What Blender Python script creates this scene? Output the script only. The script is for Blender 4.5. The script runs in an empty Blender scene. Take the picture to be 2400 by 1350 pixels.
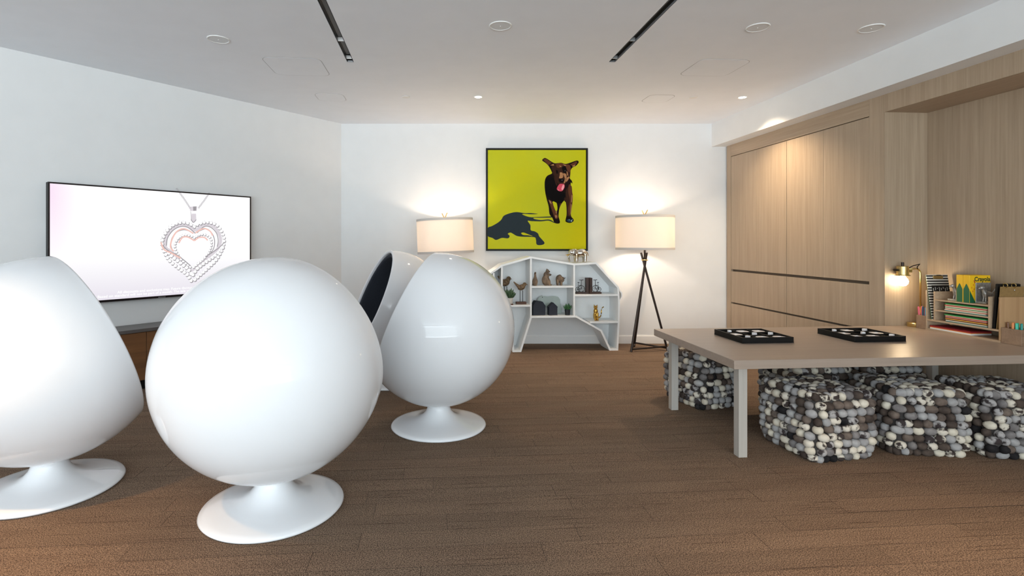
import bpy, bmesh, math, random
from mathutils import Vector, Matrix, Euler, Quaternion

random.seed(7)
PI = math.pi
sc = bpy.context.scene
COL = sc.collection

# ------------------------------------------------------------------ camera
F, PX, PY, H = 1220.0, 1112.0, 568.0, 1.24        # focal length and principal point of the photograph, eye height
cd = bpy.data.cameras.new('camera')
cam = bpy.data.objects.new('camera', cd)
COL.objects.link(cam)
cam.location = (0, 0, H)
cam.rotation_euler = (PI / 2, 0, 0)
cd.sensor_width = 36.0
cd.lens = 36.0 * F / 2400.0
cd.shift_x = (1200 - PX) / 2400.0
cd.shift_y = -(675 - PY) / 2400.0
cd.clip_start = 0.05
sc.camera = cam

# ------------------------------------------------------------------ exposure, world, main lights
sc.view_settings.view_transform = 'Standard'
sc.view_settings.look = 'None'
sc.view_settings.gamma = 1.0
sc.view_settings.use_curve_mapping = False
sc.view_settings.exposure = 0.24

w = bpy.data.worlds.new('sky')
sc.world = w
w.use_nodes = True
w.node_tree.nodes['Background'].inputs[0].default_value = (0.75, 0.87, 1.0, 1)
w.node_tree.nodes['Background'].inputs[1].default_value = 0.6


def lamp(name, kind, loc, energy, color, size=0.05, rot=(0, 0, 0), **kw):
    l = bpy.data.lights.new(name, kind)
    l.energy = energy
    l.color = color
    if kind == 'AREA':
        l.shape = 'RECTANGLE'
        l.size, l.size_y = size
    else:
        l.shadow_soft_size = size
    for k, v in kw.items():
        setattr(l, k, v)
    o = bpy.data.objects.new(name, l)
    o.location = loc
    o.rotation_euler = rot
    COL.objects.link(o)
    return o


WARM = (1.0, 0.78, 0.54)
DAY = (0.75, 0.89, 1.0)
# daylight through the window wall behind the camera
lamp('window_daylight', 'AREA', (-0.6, -5.1, 1.37), 360, (0.83, 0.95, 1.0), (10.2, 2.4), (PI / 2 + 0.1, 0, 0))
# added fill light, unseen, facing up outside that window to brighten the ceiling
lamp('ceiling_fill', 'AREA', (-0.6, -9.7, -0.02), 3100, (0.86, 0.95, 1.0), (16.0, 8.8), (PI, 0, 0))


# ------------------------------------------------------------------ helpers
def lin(v):
    v /= 255.0
    return v / 12.92 if v <= 0.04045 else ((v + 0.055) / 1.055) ** 2.4


def C(r, g, b):
    return (lin(r), lin(g), lin(b), 1.0)


MATS = {}


def mat(name, col, rough=0.6, metal=0.0, var=0.0, scale=30.0, stretch=(1, 1, 1), bump=0.0, coat=0.0,
        emit=None, estr=0.0, spec=0.5, col2=None, trans=0.0, ramp=(0.35, 0.65), coords='Object', detail=4.0):
    """Principled material; noise between col and col2 (or a darker col) and optional bump."""
    if name in MATS:
        return MATS[name]
    m = bpy.data.materials.new(name)
    m.use_nodes = True
    nt = m.node_tree
    b = nt.nodes['Principled BSDF']
    b.inputs['Base Color'].default_value = col
    b.inputs['Roughness'].default_value = rough
    b.inputs['Metallic'].default_value = metal
    b.inputs['Specular IOR Level'].default_value = spec
    if coat:
        b.inputs['Coat Weight'].default_value = coat
        b.inputs['Coat Roughness'].default_value = 0.03
    if trans:
        b.inputs['Transmission Weight'].default_value = trans
    if emit:
        b.inputs['Emission Color'].default_value = emit
        b.inputs['Emission Strength'].default_value = estr
    if var or bump or col2:
        tc = nt.nodes.new('ShaderNodeTexCoord')
        mp = nt.nodes.new('ShaderNodeMapping')
        mp.inputs['Scale'].default_value = stretch
        n = nt.nodes.new('ShaderNodeTexNoise')
        n.inputs['Scale'].default_value = scale
        n.inputs['Detail'].default_value = detail
        if coords == 'World':
            g = nt.nodes.new('ShaderNodeNewGeometry')
            nt.links.new(g.outputs['Position'], mp.inputs[0])
        else:
            nt.links.new(tc.outputs[coords], mp.inputs[0])
        nt.links.new(mp.outputs[0], n.inputs['Vector'])
        if var or col2:
            r = nt.nodes.new('ShaderNodeValToRGB')
            r.color_ramp.elements[0].position = ramp[0]
            r.color_ramp.elements[1].position = ramp[1]
            c2 = col2 if col2 else tuple(x * (1 - var) for x in col[:3]) + (1,)
            r.color_ramp.elements[0].color = c2
            r.color_ramp.elements[1].color = col
            nt.links.new(n.outputs['Fac'], r.inputs[0])
            nt.links.new(r.outputs[0], b.inputs['Base Color'])
        if bump:
            bp = nt.nodes.new('ShaderNodeBump')
            bp.inputs['Strength'].default_value = bump
            bp.inputs['Distance'].default_value = 0.004
            nt.links.new(n.outputs['Fac'], bp.inputs['Height'])
            nt.links.new(bp.outputs[0], b.inputs['Normal'])
    MATS[name] = m
    return m


class MB:
    def __init__(s):
        s.v, s.f = [], []

    def add(s, vs, fs):
        k = len(s.v)
        s.v += [tuple(p) for p in vs]
        s.f += [tuple(i + k for i in f) for f in fs]
        return s

    def box(s, x0, x1, y0, y1, z0, z1):
        vs = [(x, y, z) for z in (z0, z1) for x, y in ((x0, y0), (x1, y0), (x1, y1), (x0, y1))]
        return s.add(vs, [(3, 2, 1, 0), (4, 5, 6, 7), (0, 1, 5, 4), (1, 2, 6, 5), (2, 3, 7, 6), (3, 0, 4, 7)])

    def prism(s, poly, d0, d1, axis='y'):
        """2D polygon (p, q) extruded along axis: y -> (p, d, q); z -> (p, q, d); x -> (d, p, q)."""
        f = {'y': lambda p, d: (p[0], d, p[1]), 'z': lambda p, d: (p[0], p[1], d), 'x': lambda p, d: (d, p[0], p[1])}[axis]
        n = len(poly)
        vs = [f(p, d0) for p in poly] + [f(p, d1) for p in poly]
        fs = [tuple(range(n)), tuple(range(2 * n - 1, n - 1, -1))]
        fs += [(i, i + n, (i + 1) % n + n, (i + 1) % n) for i in range(n)]
        return s.add(vs, fs)

    def flat(s, poly, d):
        return s.add([(p[0], d, p[1]) for p in poly], [tuple(range(len(poly)))])

    def tube(s, path, r, seg=10, caps=True):
        path = [Vector(p) for p in path]
        rs = r if isinstance(r, (list, tuple)) else [r] * len(path)
        rings = []
        up = Vector((0, 0, 1))
        for i, p in enumerate(path):
            t = (path[min(i + 1, len(path) - 1)] - path[max(i - 1, 0)]).normalized()
            ref = up if abs(t.dot(up)) < 0.95 else Vector((1, 0, 0))
            a = t.cross(ref).normalized()
            b = t.cross(a).normalized()
            rings.append([p + (a * math.cos(2 * PI * k / seg) + b * math.sin(2 * PI * k / seg)) * rs[i] for k in range(seg)])
        vs = [q for ring in rings for q in ring]
        fs = []
        for i in range(len(path) - 1):
            for k in range(seg):
                a0, a1 = i * seg + k, i * seg + (k + 1) % seg
                fs.append((a0, a1, a1 + seg, a0 + seg))
        if caps:
            fs.append(tuple(range(seg - 1, -1, -1)))
            fs.append(tuple((len(path) - 1) * seg + k for k in range(seg)))
        return s.add(vs, fs)

    def lathe(s, prof, seg=48, cx=0, cy=0, cz=0):
        """Profile of (r, z) revolved about z; a radius of 0 closes to a pole."""
        vs, idx = [], []
        for r, z in prof:
            if r < 1e-6:
                idx.append([len(vs)] * seg)
                vs.append((cx, cy, cz + z))
            else:
                idx.append([len(vs) + k for k in range(seg)])
                vs += [(cx + r * math.cos(2 * PI * k / seg), cy + r * math.sin(2 * PI * k / seg), cz + z) for k in range(seg)]
        fs = []
        for i in range(len(prof) - 1):
            A, B = idx[i], idx[i + 1]
            for k in range(seg):
                q = [A[k], A[(k + 1) % seg], B[(k + 1) % seg], B[k]]
                u = []
                for t in q:
                    if t not in u:
                        u.append(t)
                if len(u) > 2:
                    fs.append(tuple(u))
        return s.add(vs, fs)

    def ell(s, c, r, seg=16, rings=10, rot=None):
        m = rot.to_matrix() if rot else None
        vs = [(0, 0, -1)]
        for i in range(1, rings):
            a = -PI / 2 + PI * i / rings
            vs += [(math.cos(a) * math.cos(2 * PI * k / seg), math.cos(a) * math.sin(2 * PI * k / seg), math.sin(a)) for k in range(seg)]
        vs.append((0, 0, 1))
        fs = [(0, 1 + (k + 1) % seg, 1 + k) for k in range(seg)]
        for i in range(rings - 2):
            for k in range(seg):
                a, b = 1 + i * seg + k, 1 + i * seg + (k + 1) % seg
                fs.append((a, b, b + seg, a + seg))
        t = len(vs) - 1
        o = 1 + (rings - 2) * seg
        fs += [(o + k, o + (k + 1) % seg, t) for k in range(seg)]
        out = []
        for p in vs:
            q = Vector((p[0] * r[0], p[1] * r[1], p[2] * r[2]))
            if m:
                q = m @ q
            out.append(q + Vector(c))
        return s.add(out, fs)

    def mesh(s, name, smooth=False, bevel=0.0, bseg=2):
        me = bpy.data.meshes.new(name)
        me.from_pydata(s.v, [], s.f)
        bm = bmesh.new()
        bm.from_mesh(me)
        bmesh.ops.recalc_face_normals(bm, faces=bm.faces)
        if bevel:
            ed = [e for e in bm.edges if len(e.link_faces) == 2 and e.calc_face_angle(0) > 0.6]
            bmesh.ops.bevel(bm, geom=ed, offset=bevel, segments=bseg, affect='EDGES', profile=0.5)
        bm.to_mesh(me)
        bm.free()
        if smooth:
            me.polygons.foreach_set('use_smooth', [True] * len(me.polygons))
        return me

    def build(s, name, m, parent=None, smooth=False, bevel=0.0, loc=None, rot=None, remesh=0.0, bseg=2):
        me = s.mesh(name, smooth, bevel, bseg)
        me.materials.append(m)
        o = bpy.data.objects.new(name, me)
        COL.objects.link(o)
        if parent:
            o.parent = parent
        if loc:
            o.location = loc
        if rot:
            o.rotation_euler = rot
        if remesh:
            md = o.modifiers.new('remesh', 'REMESH')
            md.mode = 'VOXEL'
            md.voxel_size = remesh
            md.use_smooth_shade = True
            sm = o.modifiers.new('smooth', 'SMOOTH')
            sm.iterations = 4
        return o


def tag(o, label=None, cat=None, group=None, kind=None):
    if label:
        o['label'] = label
    if cat:
        o['category'] = cat
    if group:
        o['group'] = group
    if kind:
        o['kind'] = kind
    return o


def thing(name, label, cat, loc=(0, 0, 0), rz=0.0, group=None):
    o = bpy.data.objects.new(name, None)
    o.empty_display_size = 0.05
    COL.objects.link(o)
    o.location = loc
    o.rotation_euler = (0, 0, rz)
    return tag(o, label, cat, group)


def struct(o):
    o['kind'] = 'structure'
    return o


def autosmooth(o, ang=40):
    me = o.data
    bm = bmesh.new()
    bm.from_mesh(me)
    for e in bm.edges:
        if len(e.link_faces) == 2 and e.calc_face_angle(0) > math.radians(ang):
            e.smooth = False
    for f in bm.faces:
        f.smooth = True
    bm.to_mesh(me)
    bm.free()
    return o


def onz(x, y, z=0.0):
    """Point of the horizontal plane z seen at photo pixel (x, y)."""
    Y = F * (H - z) / (y - PY)
    return Vector(((x - PX) / F * Y, Y, z))


def at(x, y, Y):
    return Vector(((x - PX) / F * Y, Y, H + (PY - y) / F * Y))


def onplane(x, y, p0, n):
    d = Vector(((x - PX) / F, 1, (PY - y) / F))
    o = Vector((0, 0, H))
    t = (Vector(p0) - o).dot(n) / d.dot(n)
    return o + d * t


TH = math.atan(0.077)                              # the carpet, table and joinery stand 4.4 degrees off the back wall
U = Vector((math.cos(TH), math.sin(TH), 0))
V = Vector((-math.sin(TH), math.cos(TH), 0))
YB = 6.383                                         # back wall
ZC = 2.695                                         # ceiling
CXL = (800 - PX) / F * YB                          # left wall meets the back wall here
AL = math.atan((2035 - PX) / F)
LD = Vector((-math.sin(AL), -math.cos(AL), 0))     # along the left wall, towards the camera
LN = Vector((math.cos(AL), -math.sin(AL), 0))      # out of the left wall
LC = Vector((CXL, YB, 0))
E = Vector((0.7869 * 4.13, 4.13, 0))               # corner of the joinery where the alcove begins
ND = 0.364                                         # alcove depth

# ------------------------------------------------------------------ materials
M_wall = mat('wall_paint', C(230, 231, 231), 0.75, var=0.02, scale=6, bump=0.02)
M_ceil = mat('ceiling_paint', C(241, 244, 249), 0.8, var=0.02, scale=5)
M_trim = mat('trim_paint', C(236, 236, 234), 0.5)
M_black = mat('matte_black', C(12, 11, 11), 0.5, spec=0.25)
M_slot = mat('slot_black', C(12, 12, 13), 0.3)
M_white_gloss = mat('white_gloss_shell', C(232, 233, 235), 0.05, spec=0.28)
M_charcoal = mat('charcoal_fabric', C(48, 52, 62), 0.95, var=0.35, scale=220, bump=0.3)
M_bronze = mat('dark_bronze', C(62, 52, 47), 0.38, metal=0.7, var=0.2, scale=40)
M_brass = mat('brushed_brass', C(214, 188, 126), 0.28, metal=1.0, var=0.15, scale=60, stretch=(1, 1, 12))
M_gold = mat('gold_leaf', C(214, 170, 84), 0.22, metal=1.0, var=0.2, scale=30)
M_silver = mat('aged_silver', C(206, 204, 200), 0.2, metal=1.0, col2=C(176, 152, 108), scale=16, ramp=(0.30, 0.50))
M_pewter = mat('pewter', C(196, 194, 190), 0.42, metal=0.7, var=0.3, scale=60)
M_shelf = mat('shelf_lacquer', C(247, 249, 249), 0.4, var=0.02, scale=8)
M_navy = mat('navy_block', C(38, 44, 58), 0.7, var=0.15, scale=40)
M_carve = mat('carved_wood', C(144, 122, 100), 0.75, col2=C(92, 76, 64), scale=38, stretch=(1, 1, 0.5), bump=0.3)
M_bird = mat('bird_bronze', C(150, 122, 90), 0.55, metal=0.3, col2=C(88, 70, 54), scale=60, bump=0.2)
M_walnut = mat('walnut_block', C(104, 66, 44), 0.55, col2=C(70, 42, 28), scale=14, stretch=(1, 1, 8))
M_darkwood = mat('dark_wood', C(74, 48, 36), 0.5, col2=C(44, 28, 22), scale=14, stretch=(8, 1, 1))
M_iron = mat('dark_iron', C(46, 42, 40), 0.5, metal=0.6)
M_bearglass = mat('celadon_plate', C(194, 206, 198), 0.25, var=0.08, scale=10, coat=0.3)
M_leaf = mat('succulent_leaf', C(84, 112, 78), 0.6, col2=C(56, 84, 58), scale=40)
M_leaf2 = mat('succulent_leaf_bright', C(70, 122, 72), 0.6, col2=C(42, 84, 50), scale=40)
M_pot = mat('white_pot', C(226, 222, 216), 0.5)
M_potblack = mat('black_pot', C(34, 38, 46), 0.4)


def wood(name, c1, c2, axis, rough=0.45, scale=1.0, coat=0.0):
    """Straight fine grain running along local axis, two scales of streaks."""
    if name in MATS:
        return MATS[name]
    m = bpy.data.materials.new(name)
    m.use_nodes = True
    nt = m.node_tree
    b = nt.nodes['Principled BSDF']
    b.inputs['Roughness'].default_value = rough
    if coat:
        b.inputs['Coat Weight'].default_value = coat
        b.inputs['Coat Roughness'].default_value = 0.25
    tc = nt.nodes.new('ShaderNodeTexCoord')
    outs = []
    for sc_, lo in ((90.0, 2.2), (26.0, 0.6)):
        mp = nt.nodes.new('ShaderNodeMapping')
        st = [sc_ * scale] * 3
        st['xyz'.index(axis)] = lo * scale
        mp.inputs['Scale'].default_value = st
        n = nt.nodes.new('ShaderNodeTexNoise')
        n.inputs['Scale'].default_value = 1.0
        n.inputs['Detail'].default_value = 5.0
        n.inputs['Roughness'].default_value = 0.65
        nt.links.new(tc.outputs['Object'], mp.inputs[0])
        nt.links.new(mp.outputs[0], n.inputs['Vector'])
        outs.append(n.outputs['Fac'])
    ad = nt.nodes.new('ShaderNodeMath')
    ad.operation = 'ADD'
    nt.links.new(outs[0], ad.inputs[0])
    nt.links.new(outs[1], ad.inputs[1])
    r = nt.nodes.new('ShaderNodeValToRGB')
    hf = nt.nodes.new('ShaderNodeMath')
    hf.operation = 'MULTIPLY'
    hf.inputs[1].default_value = 0.5
    nt.links.new(ad.outputs[0], hf.inputs[0])
    r.color_ramp.elements[0].position = 0.28
    r.color_ramp.elements[1].position = 0.72
    r.color_ramp.elements[0].color = c2
    r.color_ramp.elements[1].color = c1
    nt.links.new(hf.outputs[0], r.inputs[0])
    nt.links.new(r.outputs[0], b.inputs['Base Color'])
    bp = nt.nodes.new('ShaderNodeBump')
    bp.inputs['Strength'].default_value = 0.12
    bp.inputs['Distance'].default_value = 0.001
    nt.links.new(outs[0], bp.inputs['Height'])
    nt.links.new(bp.outputs[0], b.inputs['Normal'])
    MATS[name] = m
    return m


M_veneer = wood('greige_veneer', C(184, 164, 140), C(152, 132, 110), 'z')
M_veneer_h = wood('greige_veneer_across', C(184, 164, 140), C(152, 132, 110), 'y')
M_table = wood('table_laminate', C(168, 151, 137), C(147, 131, 118), 'x', rough=0.34)
M_leg = wood('table_leg_laminate', C(186, 180, 172), C(166, 159, 150), 'z', rough=0.4)
M_console = wood('console_oak', C(140, 96, 58), C(96, 62, 36), 'x', rough=0.5, scale=0.5)
M_rustic = wood('rustic_wood', C(168, 138, 112), C(122, 96, 76), 'y', rough=0.6, scale=0.7)
M_rustic_v = wood('rustic_wood_upright', C(196, 160, 118), C(158, 120, 82), 'z', rough=0.6, scale=0.5)


def carpet(name, c1, c2):
    m = bpy.data.materials.new(name)
    m.use_nodes = True
    nt = m.node_tree
    b = nt.nodes['Principled BSDF']
    b.inputs['Roughness'].default_value = 0.95
    b.inputs['Specular IOR Level'].default_value = 0.15
    g = nt.nodes.new('ShaderNodeNewGeometry')
    n1 = nt.nodes.new('ShaderNodeTexNoise')
    n1.inputs['Scale'].default_value = 230
    n1.inputs['Detail'].default_value = 2
    nt.links.new(g.outputs['Position'], n1.inputs['Vector'])
    r = nt.nodes.new('ShaderNodeValToRGB')
    r.color_ramp.elements[0].position = 0.38
    r.color_ramp.elements[1].position = 0.62
    r.color_ramp.elements[0].color = c2
    r.color_ramp.elements[1].color = c1
    nt.links.new(n1.outputs['Fac'], r.inputs[0])
    # woven dark pinstripes that come and go along each plank
    mp = nt.nodes.new('ShaderNodeMapping')
    mp.inputs['Rotation'].default_value = (0, 0, -TH)
    nt.links.new(g.outputs['Position'], mp.inputs[0])
    mp2 = nt.nodes.new('ShaderNodeMapping')
    mp2.inputs['Scale'].default_value = (2.4, 130, 1)
    nt.links.new(mp.outputs[0], mp2.inputs[0])
    n2 = nt.nodes.new('ShaderNodeTexNoise')
    n2.inputs['Scale'].default_value = 1
    n2.inputs['Detail'].default_value = 0.5
    nt.links.new(mp2.outputs[0], n2.inputs['Vector'])
    r2 = nt.nodes.new('ShaderNodeValToRGB')
    r2.color_ramp.elements[0].position = 0.275
    r2.color_ramp.elements[1].position = 0.31
    r2.color_ramp.elements[0].color = (0.42, 0.39, 0.38, 1)
    r2.color_ramp.elements[1].color = (1, 1, 1, 1)
    nt.links.new(n2.outputs['Fac'], r2.inputs[0])
    mx = nt.nodes.new('ShaderNodeMix')
    mx.data_type = 'RGBA'
    mx.blend_type = 'MULTIPLY'
    mx.inputs[0].default_value = 0.8
    nt.links.new(r.outputs[0], mx.inputs[6])
    nt.links.new(r2.outputs[0], mx.inputs[7])
    # broad tonal bands between neighbouring woven rows
    mp3 = nt.nodes.new('ShaderNodeMapping')
    mp3.inputs['Scale'].default_value = (1.5, 13, 1)
    nt.links.new(mp.outputs[0], mp3.inputs[0])
    n3 = nt.nodes.new('ShaderNodeTexNoise')
    n3.inputs['Scale'].default_value = 1
    n3.inputs['Detail'].default_value = 2
    nt.links.new(mp3.outputs[0], n3.inputs['Vector'])
    r3 = nt.nodes.new('ShaderNodeValToRGB')
    r3.color_ramp.elements[0].position = 0.36
    r3.color_ramp.elements[1].position = 0.64
    r3.color_ramp.elements[0].color = (0.88, 0.87, 0.87, 1)
    r3.color_ramp.elements[1].color = (1, 1, 1, 1)
    nt.links.new(n3.outputs['Fac'], r3.inputs[0])
    mx3 = nt.nodes.new('ShaderNodeMix')
    mx3.data_type = 'RGBA'
    mx3.blend_type = 'MULTIPLY'
    mx3.inputs[0].default_value = 1.0
    nt.links.new(mx.outputs[2], mx3.inputs[6])
    nt.links.new(r3.outputs[0], mx3.inputs[7])
    nt.links.new(mx3.outputs[2], b.inputs['Base Color'])
    bp = nt.nodes.new('ShaderNodeBump')
    bp.inputs['Strength'].default_value = 0.35
    bp.inputs['Distance'].default_value = 0.004
    nt.links.new(n1.outputs['Fac'], bp.inputs['Height'])
    nt.links.new(bp.outputs[0], b.inputs['Normal'])
    return m


M_carpet = [carpet('carpet_pile_%s' % k, a, b_) for k, a, b_ in (
    ('tan', C(156, 131, 109), C(76, 62, 52)),
    ('taupe', C(152, 128, 107), C(74, 61, 51)),
    ('umber', C(150, 126, 105), C(73, 60, 50)),
    ('rust', C(155, 129, 107), C(75, 61, 51)))]
M_under = mat('carpet_backing', C(44, 36, 31), 0.95)

# ------------------------------------------------------------------ room shell
FLX0, FLX1, FLY0 = -6.2, 4.9, -5.4
# floor slab with separate carpet planks laid on it
floor = struct(MB().box(FLX0, FLX1, FLY0, YB + 0.1, -0.05, -0.004).build('floor', M_under))
PW, PLEN = 0.125, 0.92
planks, rest = [], []
rows = range(-52, 62)
for j in rows:
    off = random.random() * PLEN
    for i in range(-8, 8):
        u0, v0 = i * PLEN + off, j * PW
        c_ = U * (u0 + PLEN / 2) + V * (v0 + PW / 2)
        if not (FLX0 + 0.45 < c_.x < FLX1 - 0.45 and FLY0 + 0.08 < c_.y < YB - 0.09):
            continue
        px = PX + F * c_.x / c_.y if c_.y > 1.2 else -9999
        py = PY + F * H / c_.y if c_.y > 1.2 else 9999
        seen = -300 < px < 2700 and py < 1420
        lw = (c_ - LC).dot(LN)
        if lw < 0.1:
            rest.append(c_)
            continue
        (planks if seen else rest).append(c_)
planks.sort(key=lambda c_: c_.y)
rest += planks[296:]
planks = planks[:296]
pm = []
for m_ in M_carpet:
    me = MB().box(-PLEN / 2 + 0.0008, PLEN / 2 - 0.0008, -PW / 2 + 0.0012, PW / 2 - 0.0012, -0.004, 0.0).mesh('carpet_plank')
    me.materials.append(m_)
    me.materials.append(M_under)
    for p_ in me.polygons:
        p_.material_index = 0 if abs(p_.normal.z) > 0.5 else 1
    pm.append(me)
for c_ in planks:
    o = bpy.data.objects.new('carpet_plank', random.choice(pm))
    o.location = (c_.x, c_.y, random.uniform(-0.0006, 0))
    o.rotation_euler = (0, 0, TH)
    o.scale = (1, random.choice((0.995, 1.006, 1.013, 1.014, 1.015)), 1)
    o.parent = floor
    COL.objects.link(o)
mb = MB()
for c_ in rest:
    a, b_ = U * (PLEN / 2 - 0.001), V * (PW / 2 - 0.001)
    q = [c_ - a - b_, c_ + a - b_, c_ + a + b_, c_ - a + b_]
    mb.add([(p.x, p.y, -0.004) for p in q] + [(p.x, p.y, -0.0005) for p in q],
           [(3, 2, 1, 0), (4, 5, 6, 7), (0, 1, 5, 4), (1, 2, 6, 5), (2, 3, 7, 6), (3, 0, 4, 7)])
o = mb.build('carpet_plank_field', M_carpet[1], floor)
o['kind'] = 'stuff'
# border strip of carpet along the walls
MB().box(FLX0, FLX1, YB - 0.5, YB, -0.004, -0.0014).build('carpet_border', M_carpet[2], floor)

struct(MB().box(CXL - 0.2, 4.9, YB, YB + 0.1, 0, ZC + 0.1).build('wall_back', M_wall))
# left wall, a slab along LD
LW = 6.9
a0, a1 = LC, LC + LD * LW
mb = MB().prism([(a0.x, a0.y), (a1.x, a1.y), (a1.x - LN.x * 0.1, a1.y - LN.y * 0.1), (a0.x - LN.x * 0.1, a0.y - LN.y * 0.1)], -0.004, ZC + 0.1, 'z')
struct(mb.build('wall_left', M_wall))
struct(MB().box(a1.x - 0.1, a1.x, -5.4, a1.y + 0.02, -0.004, ZC + 0.1).build('wall_side', M_wall))
# window wall behind the camera
wf = struct(MB().box(FLX0, -5.7, -5.2, -5.1, -0.004, ZC).box(4.5, FLX1, -5.2, -5.1, -0.004, ZC)
            .box(-5.7, 4.5, -5.2, -5.1, -0.004, 0.14).box(-5.7, 4.5, -5.2, -5.1, 2.6, ZC).build('wall_front', M_wall))
wn = struct(MB().box(-5.7, 4.5, -5.09, -5.04, 0.14, 0.2).box(-5.7, 4.5, -5.09, -5.04, 2.54, 2.6).build('window_1', M_trim))
for k in range(6):
    xx = -5.7 + 10.14 * k / 5
    MB().box(xx, xx + 0.06, -5.09, -5.04, 0.2, 2.54).build('mullion', M_trim, wn)

# ceiling with two linear slots cut through
SX = [(at(815, 145, 1).x * 0 + (815 - PX) / F, (828 - PX) / F), ((1428 - PX) / F, (1441 - PX) / F)]
YS = F * (ZC - H) / (PY - 145)                     # far end of the slots
# slots run along V from their far ends
mb = MB()


def ceil_strip(u0, u1, v0, v1):
    q = [U * u0 + V * v0, U * u1 + V * v0, U * u1 + V * v1, U * u0 + V * v1]
    mb.add([(p.x, p.y, ZC) for p in q] + [(p.x, p.y, ZC + 0.012) for p in q],
           [(3, 2, 1, 0), (4, 5, 6, 7), (0, 1, 5, 4), (1, 2, 6, 5), (2, 3, 7, 6), (3, 0, 4, 7)])


slots = []
for ra, rb in SX:
    pa, pb = Vector((ra * YS, YS, 0)), Vector((rb * YS, YS, 0))
    slots.append((pa.dot(U), pb.dot(U), (pa.dot(V) + pb.dot(V)) / 2))
SLV0 = 0.4
us = [-9.0, slots[0][0], slots[0][1], slots[1][0], slots[1][1], 7.0]
ceil_strip(us[0], us[1], -7, 8)
ceil_strip(us[2], us[3], -7, 8)
ceil_strip(us[4], us[5], -7, 8)
for k in (0, 1):
    ceil_strip(slots[k][0], slots[k][1], slots[k][2], 8)
    ceil_strip(slots[k][0], slots[k][1], -7, SLV0)
struct(mb.build('ceiling', M_ceil))
struct(MB().box(-8.5, 7, -6, YB + 0.2, ZC + 0.2, ZC + 0.24).build('trim_2', M_ceil))     # slab above the ceiling

M_grey_metal = mat('grey_reflector', C(150, 152, 152), 0.5, metal=0.2)
for k, nm in ((0, 'black linear ceiling slot left of centre, grey reflector showing inside'),
              (1, 'black linear ceiling slot right of centre, all dark from here')):
    u0, u1, v1 = slots[k]
    t = thing('ceiling_slot', nm, 'ceiling vent', (0, 0, ZC), TH, 'linear slots in the ceiling')
    L0 = SLV0
    # deep channel: two long sides, lid, two ends
    MB().box(u0 - 0.004, u0, L0, v1, 0, 0.12).box(u1, u1 + 0.004, L0, v1, 0, 0.12) \
        .box(u0 - 0.004, u1 + 0.004, L0, v1, 0.12, 0.125).box(u0, u1, v1, v1 + 0.004, 0, 0.12).box(u0, u1, L0 - 0.004, L0, 0, 0.12) \
        .build('channel', M_slot, t)
    cuts = [v1 - 0.055, v1 - 0.42, v1 - 1.15, v1 - 1.9, v1 - 2.6]
    for q in range(4):
        # grey diffuser plate recessed above the slot, one per section
        MB().box(u0 + 0.001, u1 - 0.001, cuts[q + 1], cuts[q] - 0.008, 0.038, 0.044).build('diffuser', M_grey_metal, t)
    for q in range(4):
        MB().box(u0, u1, cuts[q] - 0.008, cuts[q], 0.004, 0.03).build('divider', M_trim if k == 0 else M_grey_metal, t)

# soffit (bulkhead) on the right, running along V
SB = Vector(((1668 - PX) / F * YB, YB, 0))
zs = H + (PY - 344) / F * YB
s0 = SB.dot(U)
mb = MB()
q = [(s0, -5.6), (s0 + 2.4, -5.6), (s0 + 2.4, SB.dot(V) + 0.3), (s0, SB.dot(V))]
pts = [U * a + V * b_ for a, b_ in q]
pts[2].y = min(pts[2].y, YB)
pts[3].y = min(pts[3].y, YB)
mb.prism([(p.x, p.y) for p in pts], zs, ZC, 'z')
struct(mb.build('trim_1', M_wall))

# skirtings
struct(MB().prism([(YB - 0.014, 0.0), (YB - 0.014, 0.088), (YB - 0.009, 0.1), (YB, 0.1), (YB, 0.0)], CXL + 0.02, E.x - 0.02, 'x').build('baseboard_back', M_trim))
mb = MB()
p0, p1 = LC + LD * 0.02, LC + LD * LW
mb.prism([(p0.x, p0.y), (p1.x, p1.y), (p1.x + LN.x * 0.014, p1.y + LN.y * 0.014), (p0.x + LN.x * 0.014, p0.y + LN.y * 0.014)], 0, 0.1, 'z')
struct(mb.build('baseboard_left', M_trim))

# ------------------------------------------------------------------ joinery on the right: tall cabinet, then alcove
# local frame: x = depth into the joinery (U), y = along V away from the camera, origin at E


def cab_s(px):
    r = (px - PX) / F
    return (E.x - r * E.y) / (math.sin(TH) + r * math.cos(TH))


def cab_z(px, py):
    p = E + V * cab_s(px)
    return H + (PY - py) / F * p.y


ZT = zs                                            # top of joinery under the soffit
cab = thing('storage_cabinet', 'tall built-in greige wood cabinet with flush doors above drawers beside back wall', 'cabinet', E, TH)
sA, sB = 0.0, (YB - 0.002 - E.y) / math.cos(TH) - 0.03
s_st = cab_s(2037)                                 # stile next to the alcove
s_r0 = cab_s(1713)
zd = cab_z(1713, 367)                              # top of the doors
zg1 = cab_z(1713, 633)
zg2 = cab_z(1713, 709)
FR = M_veneer
MB().box(0.0, 0.35, 0.0, s_st - 0.0015, 0, ZT).build('stile', FR, cab)
MB().box(0.0, 0.35, s_r0 + 0.0015, sB, 0, ZT).build('stile', FR, cab)
MB().box(0.0, 0.35, s_st, s_r0, zd + 0.003, ZT).build('top_rail', M_veneer_h, cab)
MB().box(0.03, 0.35, s_st, s_r0, 0, zd).build('carcass', mat('cabinet_shadow_gap', C(92, 78, 64), 0.7), cab)
MB().box(0.008, 0.03, s_st, s_r0, 0, 0.08).build('plinth', FR, cab)
sm1, sm2, sm3 = cab_s(1929), cab_s(1843), cab_s(1772)
ed = [s_st + 0.001, sm1, sm2, sm3, s_r0 - 0.001]
gap = [0.001, 0.0008, 0.0025, 0.0008, 0.001]
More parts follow.
